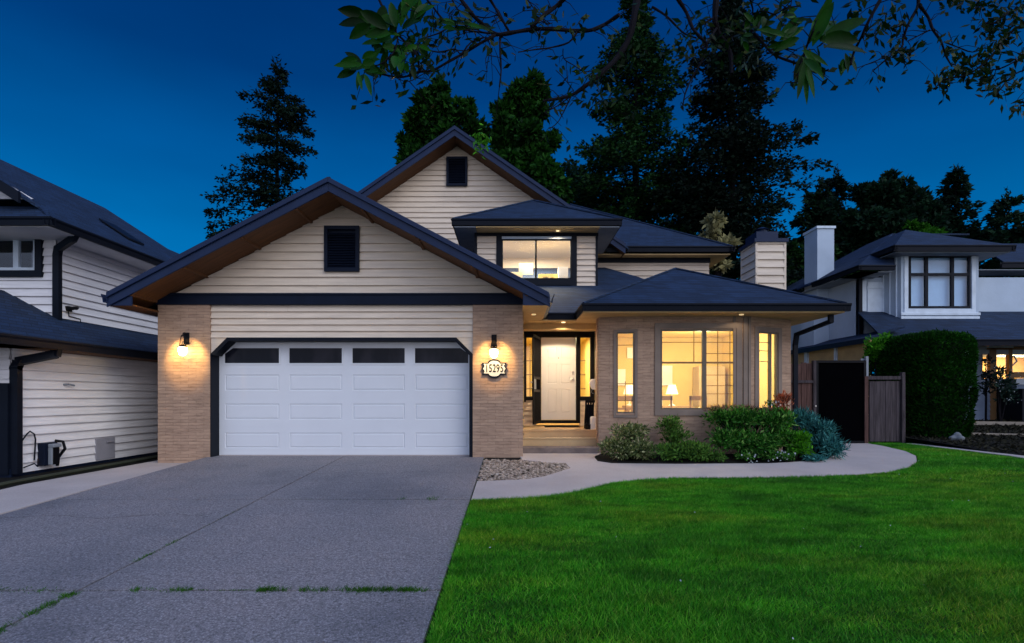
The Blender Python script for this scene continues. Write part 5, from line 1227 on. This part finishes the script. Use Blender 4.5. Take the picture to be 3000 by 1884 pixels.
# mulch / ground cover in the right bed
n = 16000; P = np.c_[RNG.uniform(10.0, 19, n), RNG.uniform(9.5, 18.5, n), np.zeros(n)]; P[:, 2] = [bz(v)+.02 for v in P[:, 1]]
tag(np_mesh('ground_cover', leaves(P, RNG.normal(size=(n,3))*np.array([1,1,.3])+np.array([0,0,.35]), RNG.uniform(.05,.16,n), .04), 4, leaf_mat('dry_cover', (.010,.010,.007), (.035,.032,.02), .1, .8, 1.5)), 'dark low ground cover over the right bed', 'ground cover', kind='stuff')

# ---- lawn
lawn_edge = [(DX1+.012, -4)]+[(DX1+.012, NW[0][1]-.01)]+[(p[0], p[1]-.02) for p in NW[1:12]]+[(NW[12][0],NW[12][1]-.02),(NW[13][0]+.01,NW[13][1]-.02),(NW[14][0]+.02,NW[14][1]-.02),(NW[15][0]+.03,NW[15][1]),(NW[16][0]+.03,NW[16][1]),(NW[17][0]+.02,NW[17][1]+.02),(NW[18][0],NW[18][1]+.03),(NW[19][0]+.1,NW[19][1]+.03),(8.8,13.85),(9.72,13.75),(9.72,-4)]
tag(ground_poly(MB(), lawn_edge, .001).build('lawn', M['turf']), 'mown green front lawn sloping gently up to the walkway', 'lawn', kind='structure')
def blades(P, h, w, lean=.5):
    n = len(P); a = RNG.uniform(0, 2*math.pi, n); s = np.c_[np.cos(a), np.sin(a), np.zeros(n)]*w[:, None]*.5
    az = RNG.normal(size=(n, 2))*lean; az[:, 0] += .15; tip = P+np.c_[az[:, 0]*h, az[:, 1]*h, h]
    return np.stack([P-s, P+s, tip], 1).reshape(-1, 3)
def lawn_pts(n, ymin, ymax):
    Y = RNG.uniform(ymin, ymax, n); X = RNG.uniform(-.6, 9.72, n); P = np.c_[X, Y]
    P = P[(P[:, 0] < .96*P[:, 1]+3.2)]; return P[inside(P, lawn_edge)]
VV = []
for n, a, b_, hh, ww in ((300000, 2.4, 5.4, .036, .0054), (360000, 5.4, 8.2, .032, .0062), (260000, 8.2, 13.9, .034, .010)):
    P = lawn_pts(n, a, b_); h = hh*RNG.uniform(.6, 1.5, len(P)); h *= 1+.35*np.sin(P[:, 0]*2.3+np.sin(P[:, 1]*3))*np.cos(P[:, 1]*1.7)
    P3 = np.c_[P, [gz(v)+.001 for v in P[:, 1]]]; VV.append(blades(P3, h, ww*RNG.uniform(.7, 1.3, len(P)), .7))
# taller ragged blades along the drive edge
n = 5000; Y = RNG.uniform(2.8, 7.0, n); P3 = np.c_[DX1+.03+np.abs(RNG.normal(size=n))*.05, Y, .047*Y]; VV.append(blades(P3, RNG.uniform(.03,.06,n), np.full(n, .005), .6))
gr = np_mesh('grass', np.concatenate(VV), 3, M['grass']); tag(gr, 'short dense green grass blades of the front lawn', 'grass', kind='stuff')
# fallen petals
n = 60; P = lawn_pts(n*3, 3.2, 11)[:n]; P3 = np.c_[P, [gz(v)+.036 for v in P[:, 1]]]
tag(np_mesh('fallen_petals', leaves(P3, RNG.normal(size=(len(P3),3))*np.array([1,1,.2]), .022, .016), 4, wf), 'tiny white petals scattered over the lawn', 'petals', kind='stuff')
# weeds in the joints
W_ = []
def weeds(p0, p1, n, spread, h):
    t = RNG.random(n); X = p0[0]+(p1[0]-p0[0])*t+RNG.normal(size=n)*spread*(.25 if abs(p1[0]-p0[0]) > abs(p1[1]-p0[1]) else 1); Y = p0[1]+(p1[1]-p0[1])*t+RNG.normal(size=n)*spread*(1 if abs(p1[0]-p0[0]) > abs(p1[1]-p0[1]) else .25)
    Lw = abs(p1[0]-p0[0])+abs(p1[1]-p0[1]); u = t*Lw+p0[0]*3; k = RNG.random(n) < np.clip(.45+.35*np.sin(u*6.1)+.3*np.sin(u*17.3+1)+.2*np.sin(u*41), .04, 1)
    W_.append(blades(np.c_[X, Y, .047*Y][k], (h*RNG.uniform(.4, 1.4, n))[k], np.full(k.sum(), .006), .8))
weeds((-1.95,4.17),(-.56,4.17),2600,.022,.026); weeds((-2.9,4.17),(-2.45,4.17),600,.022,.024); weeds((-2.4,4.17),(-1.9,4.17),130,.008,.01); weeds((-4.0,4.17),(-3.4,4.17),500,.03,.012)
weeds((-3.31,3.3),(-3.31,4.1),1500,.026,.026); weeds((-3.31,4.8),(-3.31,5.4),420,.014,.015); weeds((-3.31,5.4),(-3.31,6.9),160,.008,.008); weeds((-1.50,7.14),(-1.40,7.14),120,.03,.03); weeds((-1.12,7.14),(-.98,7.14),220,.04,.03); weeds((-3.2,7.14),(-.6,7.14),260,.008,.008)
tag(np_mesh('joint_weeds', np.concatenate(W_), 3, M['weed']), 'green weeds and moss growing in the driveway joints', 'weeds', kind='stuff')

# ---- overhanging tree
OT = empty('overhanging_tree', (5.2, 2.4, .1), 'near tree whose dark leafy branches hang across the top of the photo', 'tree')
m = MB()
m.tube([(5.2,2.4,.05),(5.15,2.4,2.2),(5.0,2.45,4.0),(4.7,2.6,5.4)], [.22,.18,.16,.13], 10)
limb = [(4.7,2.6,5.4),(4.0,3.2,6.6),(3.0,4.0,7.1),(1.8,4.6,7.2),(.6,5.0,7.0),(-.4,5.2,6.6)]
m.tube(limb, [.12,.10,.085,.07,.055,.04], 8)
limb2 = [(4.7,2.6,5.4),(4.8,3.8,6.9),(4.9,5.0,7.3)]; m.tube(limb2, [.11,.08,.05], 8)
def r8(p): return [(950+x/2.094, y/2.094) for x, y in p]
def rr9(p): return [(1900+x/2.16, y/2.16) for x, y in p]
BR = [ (r8([(1810,90),(1720,150),(1640,185),(1540,190),(1400,178),(1280,180),(1180,195),(1080,212),(1030,200),(960,140),(900,80),(830,-15)]), 5.2, 5.0, 5.5, 5.5),
 (r8([(1480,-15),(1420,40),(1340,100),(1270,165)]), 5.2, 5.1, 6, 5.5), (r8([(1010,-15),(1050,50),(1090,120),(1135,195)]), 5.1, 5.05, 4, 3.2),
 (r8([(1080,215),(1078,300),(1085,430),(1075,530)]), 5.05, 4.8, 3.5, 2), (r8([(1050,215),(950,270),(850,330),(760,380),(660,435),(590,440),(500,470),(430,470),(330,450),(250,430)]), 5.05, 4.6, 4.4, 2),
 (r8([(1550,200),(1500,260),(1400,290),(1290,305),(1190,320)]), 5.2, 4.9, 3, 1.4), (r8([(1920,-15),(1900,100),(1870,230),(1800,350),(1700,450),(1600,530),(1500,590),(1340,620)]), 5.6, 5.0, 11, 3.2),
 (r8([(1540,570),(1430,650),(1350,690)]), 5.1, 5.0, 2.4, 1.2), (r8([(1520,580),(1440,740),(1380,790)]), 5.1, 5.0, 2, 1),
 (r8([(1020,205),(900,190),(780,170),(700,205),(600,245),(560,330),(600,400)]), 5.05, 4.7, 2.6, 1.4), (r8([(330,-15),(400,130),(440,200),(500,260),(570,340),(580,430)]), 4.5, 4.6, 3.4, 2.4),
 (r8([(1465,300),(1470,360),(1530,400),(1600,440),(1690,430)]), 5.1, 5.3, 1.4, 1.4), (r8([(1420,430),(1470,480),(1530,555)]), 5.1, 5.1, 1, 1.2),
 (r8([(620,-15),(680,60),(740,130),(850,170),(950,180)]), 4.9, 5.0, 3, 2.5), (r8([(980,230),(900,260),(840,330),(800,300),(700,320),(600,300),(540,330)]), 5.0, 4.6, 2.2, 1.6), (r8([(1000,230),(1020,300),(990,360),(1000,440)]), 5.0, 4.9, 1.6, 1),
 (r8([(540,-15),(470,90),(440,180),(450,240),(420,330),(330,400),(230,400)]), 4.3, 4.4, 3, 1.8), (r8([(780,-15),(820,60),(900,90),(990,110),(1060,90)]), 5.1, 5.1, 2.4, 1.4), (r8([(600,400),(560,480),(500,500),(450,480)]), 4.6, 4.6, 1.6, 1),
 (r8([(1240,-10),(1290,60),(1300,110)]), 5.1, 5.1, 1.6, 1.2), (r8([(1340,100),(1360,150),(1400,140)]), 5.1, 5.1, 1.2, 1),
 (rr9([(430,-15),(420,120),(440,200),(490,280),(520,350),(525,470)]), 5.6, 5.5, 9, 5), (rr9([(180,-15),(240,80),(280,180),(330,240),(370,290),(330,400),(270,500),(230,600),(215,690)]), 5.4, 5.1, 5.5, 1.6),
 (rr9([(280,190),(350,150),(405,115)]), 5.4, 5.5, 3, 3.4), (rr9([(25,45),(110,100),(180,170),(230,215),(300,240)]), 5.4, 5.3, 3.4, 2), (rr9([(430,180),(370,270),(340,320)]), 5.5, 5.3, 3.4, 3),
 (rr9([(640,-15),(660,90),(590,160)]), 4.6, 4.7, 3, 1.6), (rr9([(660,90),(730,70),(800,90),(870,50),(950,40)]), 4.6, 4.4, 2.2, 1.6), (rr9([(1475,-15),(1400,120),(1350,230),(1300,330),(1280,410)]), 4.4, 4.5, 5, 3),
 (rr9([(650,190),(740,290),(800,350),(900,390),(960,410),(1060,460),(1140,440)]), 4.7, 4.4, 4, 2.4), (rr9([(800,345),(860,310),(940,320)]), 4.5, 4.4, 2.2, 1.6), (rr9([(1000,330),(970,400),(950,460),(940,520)]), 4.3, 4.2, 3, 2),
 (rr9([(1140,-15),(1080,100),(1040,200),(990,320),(960,410)]), 4.3, 4.3, 4, 2.6), (rr9([(1710,-15),(1700,50),(1640,160),(1610,250),(1600,300),(1500,380),(1420,450)]), 5.6, 5.6, 5, 1.6),
 (rr9([(1712,30),(1770,110),(1800,190),(1850,260),(1880,350),(1920,420)]), 5.6, 5.7, 4.4, 2.2), (rr9([(1780,190),(1700,230),(1640,260)]), 5.6, 5.6, 2, 1.6), (rr9([(1870,265),(1960,300),(2050,330),(2130,300)]), 5.7, 5.8, 2, 1.4),
 (rr9([(2420,120),(2260,230),(2200,320),(2100,420),(2000,480),(1880,500),(1810,560)]), 5.8, 5.6, 4, 1.8), (rr9([(2420,330),(2280,410),(2200,440),(2090,450)]), 5.8, 5.8, 2.6, 1.6), (rr9([(2420,430),(2300,480),(2200,600)]), 5.8, 5.7, 2.4, 1.6), (rr9([(2376,300),(2400,500),(2376,660)]), 5.8, 5.7, 2, 1.4),
 (rr9([(1620,150),(1540,180),(1480,140),(1420,230)]), 5.6, 5.6, 1.8, 1.2), (rr9([(1600,300),(1640,350),(1650,390)]), 5.6, 5.6, 1.6, 1.2), (rr9([(1320,430),(1400,400),(1500,360),(1560,330)]), 5.5, 5.6, 1, 1.6),
 (rr9([(2100,-10),(2050,60),(2100,30)]), 5.6, 5.6, 2, 1.4), (rr9([(2390,40),(2280,80),(2180,150),(2120,140)]), 5.7, 5.7, 3, 1.6), ]
brw = []
for path, ya, yb, wa, wb in BR:
    n = len(path); pts = []
    for i, (px, py) in enumerate(path):
        t = i/(n-1); pts.append(Vector(at(px, py, ya+(yb-ya)*t+.06*math.sin(i*2.1+px))))
    # smooth by inserting midpoints (Catmull-Rom)
    S = []
    for i in range(n-1):
        p0 = pts[max(i-1,0)]; p1 = pts[i]; p2 = pts[i+1]; p3 = pts[min(i+2,n-1)]
        for u in (0, .33, .66): S.append(.5*((2*p1)+(p2-p0)*u+(2*p0-5*p1+4*p2-p3)*u*u+(3*p1-p0-3*p2+p3)*u**3))
    S.append(pts[-1]); kk = len(S); rad = [(wa+(wb-wa)*j/(kk-1))/F*ya*(1+.12*math.sin(j*1.7)) for j in range(kk)]
    m.tube(S, rad, 7); brw.append(S)
    for e_i in (0, -1):
        px, py = path[e_i]
        if py < 0 or px > 3000:
            s0 = S[e_i]; tgt = min([Vector(q) for q in limb+limb2], key=lambda q: (q-s0).length)
            m.tube([s0, s0.lerp(tgt, .5)+Vector((0,0,.15)), tgt], [rad[e_i], rad[e_i]*1.3, rad[e_i]*1.8], 7)
# fine random twigs
TW = []
for S in brw:
    for _ in range(max(4, len(S)//2)):
        i = random.randrange(1, len(S)); p = S[i]; d_ = Vector((random.uniform(-1,1), random.uniform(-.6,.6), random.uniform(-1,.6))).normalized(); L_ = random.uniform(.08,.28)
        q = [p, p+d_*L_*.5+Vector((0,0,.02)), p+d_*L_+Vector((random.uniform(-.03,.03),0,random.uniform(-.05,.02)))]; m.tube(q, [.0045,.003,.0018], 5, cap=False); TW.append(q[-1])
m.build('branches', M['bark'], OT)
def bigleaf(p, d, L, W, curl=.25):
    """curved leaf blade of eight cells with a midrib fold"""
    d = Vector(d).normalized(); s = d.cross(Vector((random.uniform(-.4,.4), -1, random.uniform(-.4,.4)))).normalized(); nn_ = s.cross(d).normalized(); n = 6; vs = []; fs = []
    for i in range(n+1):
        t = i/n; w_ = W*.5*math.sin(math.pi*min(1, t*.92+.06))**.8 if 0 < i < n else W*.03; c_ = Vector(p)+d*L*t-Vector((0,0,1))*curl*L*t*t*.6
        vs += [c_-s*w_+nn_*w_*.35, c_, c_+s*w_+nn_*w_*.35]
    for i in range(n):
        a = i*3; fs += [(a,a+1,a+4,a+3),(a+1,a+2,a+5,a+4)]
    return vs, fs
lf = MB()
def cluster(px, py, Y, n, L, W, dirs=None, spread=18, curl=.25):
    for k in range(n if L > .3 else int(n*1.5)):
        p = at(px+random.uniform(-spread,spread), py+random.uniform(-spread,spread), Y+random.uniform(-.15,.15))
        if dirs: a = math.radians(random.choice(dirs)+random.uniform(-16,16))
        else: a = random.uniform(0, 6.28)
        d = (math.cos(a), random.uniform(-.5,.3), math.sin(a)); vs, fs = bigleaf(p, d, L*random.uniform(.6,1.15), W*random.uniform(.75,1.15), curl); lf.add(vs, fs)
for a in [(1130,95,4.4,7,.26,.085,[150,165,180,60,75]),(1170,70,4.4,6,.24,.07,[60,80,100,130]),(1090,60,4.4,4,.24,.085,[165,180,200]),(1130,140,4.5,7,.18,.06,None),(1060,190,4.4,9,.17,.06,[150,180,200,20,-10]),(1060,215,4.4,3,.17,.045,[-80,-95,-60]),(1160,150,4.5,5,.17,.06,[-70,-100,70]),(1220,60,4.6,6,.2,.06,[60,75,40]),(1230,120,4.7,7,.14,.05,None),(1200,180,4.6,5,.12,.045,None),(1370,65,4.9,6,.17,.04,[160,170,0]),(1300,70,4.8,6,.12,.04,[170,0]),(1120,110,4.4,5,.15,.05,None)]: cluster(*a)
for a in [(2375,130,4.3,3,.50,.085,[55,70,80]),(2390,110,4.3,3,.46,.10,[20,35,45]),(2380,125,4.3,1,.36,.09,[15,5,30]),(2330,120,4.35,2,.26,.06,[150,165,200]),(2400,140,4.3,1,.34,.07,[-20]),(2345,170,4.2,4,.26,.05,[-100,-80,-110,-60]),(2360,160,4.2,3,.25,.05,[-35,-20,-50]),(2480,160,4.5,5,.14,.05,[-80,-60,-100]),(2300,60,4.6,6,.14,.05,None),(2220,80,4.7,7,.16,.05,None),(2180,110,4.8,6,.12,.04,None),(2290,110,4.5,5,.2,.06,[40,60])]: cluster(*a, 14)
lf.build('large_leaves', leaf_mat('glossy_green_leaf', (.003,.020,.002), (.012,.075,.004), .25, .35, 4), OT, smooth=True)
# small leaves
P = []; D = []
def small(pts, n, spread):
    for px, py, Y in pts:
        for k in range(int(n*1.6)): P.append(at(px+random.gauss(0,spread), py+random.gauss(0,spread*.8), Y+random.uniform(-.25,.25)))
    return
small([(1150,30,4.8),(1200,100,4.8),(1250,40,4.9),(1330,150,5.0),(1290,170,4.9),(1130,210,4.6),(1180,215,4.7),(1600,60,5.2),(1640,20,5.3),(1690,70,5.3),(1560,30,5.2),(2250,30,4.7),(2280,90,4.7),(2320,20,4.7),(2210,40,4.7),(2430,60,4.6),(2510,20,4.7)], 5, 24)
small([(2600,55,5.6),(2580,75,5.6),(2560,100,5.6),(2620,40,5.6),(2650,65,5.6),(2520,30,5.6)], 9, 12)
small([(2630,150,5.6),(2655,160,5.6),(2600,155,5.6),(2650,175,5.6),(2680,145,5.6)], 6, 10)
small([(2790,150,5.7),(2820,170,5.7),(2850,190,5.7),(2800,200,5.7),(2770,230,5.7),(2750,250,5.65),(2890,170,5.7),(2920,140,5.7),(2870,210,5.7),(2830,220,5.7),(2940,120,5.7)], 15, 15)
small([(2900,230,5.8),(2930,250,5.8),(2960,220,5.8),(2880,240,5.8),(2985,235,5.8),(2920,275,5.8),(2990,170,5.8)], 11, 14)
small([(2930,65,5.7),(2960,40,5.7),(2900,70,5.7),(2990,70,5.7),(2970,90,5.7),(2890,90,5.7),(2860,15,5.7),(2820,8,5.7),(2780,5,5.7),(2920,10,5.7),(2985,20,5.7)], 14, 15)
small([(2980,310,5.7),(2990,325,5.7)], 6, 8)
small([(2020,120,5.3),(1990,140,5.3),(2000,165,5.3),(2050,100,5.3),(2110,140,5.4),(2140,90,5.4),(2180,60,5.2),(2170,180,5.4),(2230,120,5.1),(2490,95,4.9),(2470,115,4.9)], 11, 18)
small([(1800,290,5.2),(1760,280,5.2),(1730,300,5.2),(1860,150,5.5),(1850,340,5.3),(1720,200,5.2),(1740,210,5.2)], 9, 16)
small([(1250,100,4.9),(1300,130,4.9),(1200,160,4.8),(1280,60,4.9),(1330,40,5.0),(1220,200,4.8),(1350,90,5.0)], 6, 20)
for q in TW:
    for k in range(2): P.append(tuple(q+Vector((random.gauss(0,.02), random.gauss(0,.02), random.gauss(0,.02)))))
P = np.array(P); n = len(P)
np_mesh('small_leaves', leaves(P, RNG.normal(size=(n,3))*np.array([1,.5,1])+np.array([-.2,0,-.25]), RNG.uniform(.06,.12,n), RNG.uniform(.028,.045,n)), 4, leaf_mat('small_dark_leaf', (.002,.008,.003), (.008,.035,.006), .25, .4, 4, (.05,.06,.015)), OT)
# sprig of bright leaves at the gable peak
m = MB(); s0 = brw[3][-1]; tipp = Vector(at(1410,400,5.0)); m.tube([s0, s0.lerp(tipp,.5)+Vector((.05,0,-.05)), tipp], [.004,.003,.002], 5); m.build('hanging_twig', M['bark'], OT)
P = np.array([at(1410+random.gauss(0,13), 412+random.gauss(0,17), 5.0+random.uniform(-.05,.05)) for _ in range(70)])
np_mesh('bright_leaves', leaves(P, RNG.normal(size=(70,3))+np.array([0,0,-.5]), .055, .022), 4, V4, OT)

# ================================================================ LIGHT, SKY, CAMERA
W = bpy.data.worlds.new('World'); SC.world = W; W.use_nodes = True; nt = W.node_tree; nt.nodes.clear()
def wn(k): return nt.nodes.new(k)
out = wn('ShaderNodeOutputWorld'); bg = wn('ShaderNodeBackground'); nt.links.new(bg.outputs[0], out.inputs[0])
sky = wn('ShaderNodeTexSky'); sky.sky_type = 'NISHITA'; sky.sun_disc = False; sky.sun_elevation = math.radians(6); sky.sun_rotation = math.radians(180); sky.ozone_density = 4; sky.air_density = 1.0; sky.dust_density = .6
tc = wn('ShaderNodeTexCoord'); sx_ = wn('ShaderNodeSeparateXYZ'); nt.links.new(tc.outputs['Generated'], sx_.inputs[0])
mr = wn('ShaderNodeMapRange'); mr.inputs[1].default_value = -.22; mr.inputs[2].default_value = .75; dt = wn('ShaderNodeVectorMath'); dt.operation = 'DOT_PRODUCT'; dt.inputs[1].default_value = (.5, -.866, 0); nt.links.new(tc.outputs['Generated'], dt.inputs[0]); nt.links.new(dt.outputs['Value'], mr.inputs[0])   # 0 ahead, 1 behind (dusk glow)
# azimuth side-to-side: the left of the view sits nearer the glow
rz = wn('ShaderNodeValToRGB'); e_ = rz.color_ramp.elements
e_[0].position = 0; e_[0].color = (0, .235, .57, 1); e_[1].position = .64; e_[1].color = (0, .021, .115, 1); m1 = e_.new(.20); m1.color = (0, .160, .435, 1); m2 = e_.new(.34); m2.color = (0, .090, .295, 1); m3 = e_.new(.48); m3.color = (0, .038, .165, 1); m4 = e_.new(.88); m4.color = (.06, .16, .50, 1)
nt.links.new(sx_.outputs[2], rz.inputs[0])
rb = wn('ShaderNodeValToRGB'); e2 = rb.color_ramp.elements
e2[0].position = 0; e2[0].color = (1.05, 1.0, 1.10, 1); e2[1].position = .9; e2[1].color = (.36, .68, 1.45, 1); m3 = e2.new(.4); m3.color = (.80, .92, 1.25, 1)
nt.links.new(sx_.outputs[2], rb.inputs[0])
mx = wn('ShaderNodeMix'); mx.data_type = 'RGBA'; nt.links.new(mr.outputs[0], mx.inputs[0]); nt.links.new(rz.outputs[0], mx.inputs[6]); nt.links.new(rb.outputs[0], mx.inputs[7])
sm = wn('ShaderNodeMix'); sm.data_type = 'RGBA'; sm.blend_type = 'ADD'; sm.inputs[0].default_value = 1
ss = wn('ShaderNodeMix'); ss.data_type = 'RGBA'; ss.blend_type = 'MULTIPLY'; ss.inputs[0].default_value = 1; ss.inputs[7].default_value = (0, .004, .01, 1); nt.links.new(sky.outputs[0], ss.inputs[6])
nz = wn('ShaderNodeTexNoise'); nz.inputs['Scale'].default_value = 2.2; nz.inputs['Detail'].default_value = 5; nz.inputs['Roughness'].default_value = .45
mpn = wn('ShaderNodeMapping'); mpn.inputs['Scale'].default_value = (1, 1, 3); nt.links.new(tc.outputs['Generated'], mpn.inputs[0]); nt.links.new(mpn.outputs[0], nz.inputs['Vector'])
nr = wn('ShaderNodeMapRange'); nr.inputs[1].default_value = .3; nr.inputs[2].default_value = .7; nr.inputs[3].default_value = .86; nr.inputs[4].default_value = 1.14; nt.links.new(nz.outputs['Fac'], nr.inputs[0])
vm = wn('ShaderNodeVectorMath'); vm.operation = 'SCALE'; nt.links.new(mx.outputs[2], vm.inputs[0]); nt.links.new(nr.outputs[0], vm.inputs['Scale'])
nt.links.new(vm.outputs[0], sm.inputs[6]); nt.links.new(ss.outputs[2], sm.inputs[7]); nt.links.new(sm.outputs[2], bg.inputs[0]); bg.inputs[1].default_value = 1.0
sun = bpy.data.lights.new('dusk_glow_sun', 'SUN'); sun.energy = 1.15; sun.angle = math.radians(45); sun.color = (1, .98, .90)
so = bpy.data.objects.new('dusk_glow_sun', sun); COL.objects.link(so); so.rotation_euler = (math.radians(50), 0, math.radians(44)); so.location = (0, -10, 10)
cam = bpy.data.cameras.new('camera'); cam.sensor_width = 36; cam.lens = 36*F/3000; cam.shift_y = (HY-942)/3000; cam.clip_end = 800; cam.clip_start = .05
co = bpy.data.objects.new('camera', cam); COL.objects.link(co); co.location = (0, 0, CZ); co.rotation_euler = (math.pi/2, 0, 0); SC.camera = co
SC.view_settings.view_transform = 'Standard'; SC.view_settings.look = 'None'; SC.view_settings.exposure = .14; SC.view_settings.gamma = 1
SC.render.resolution_x = 1024; SC.render.resolution_y = 643
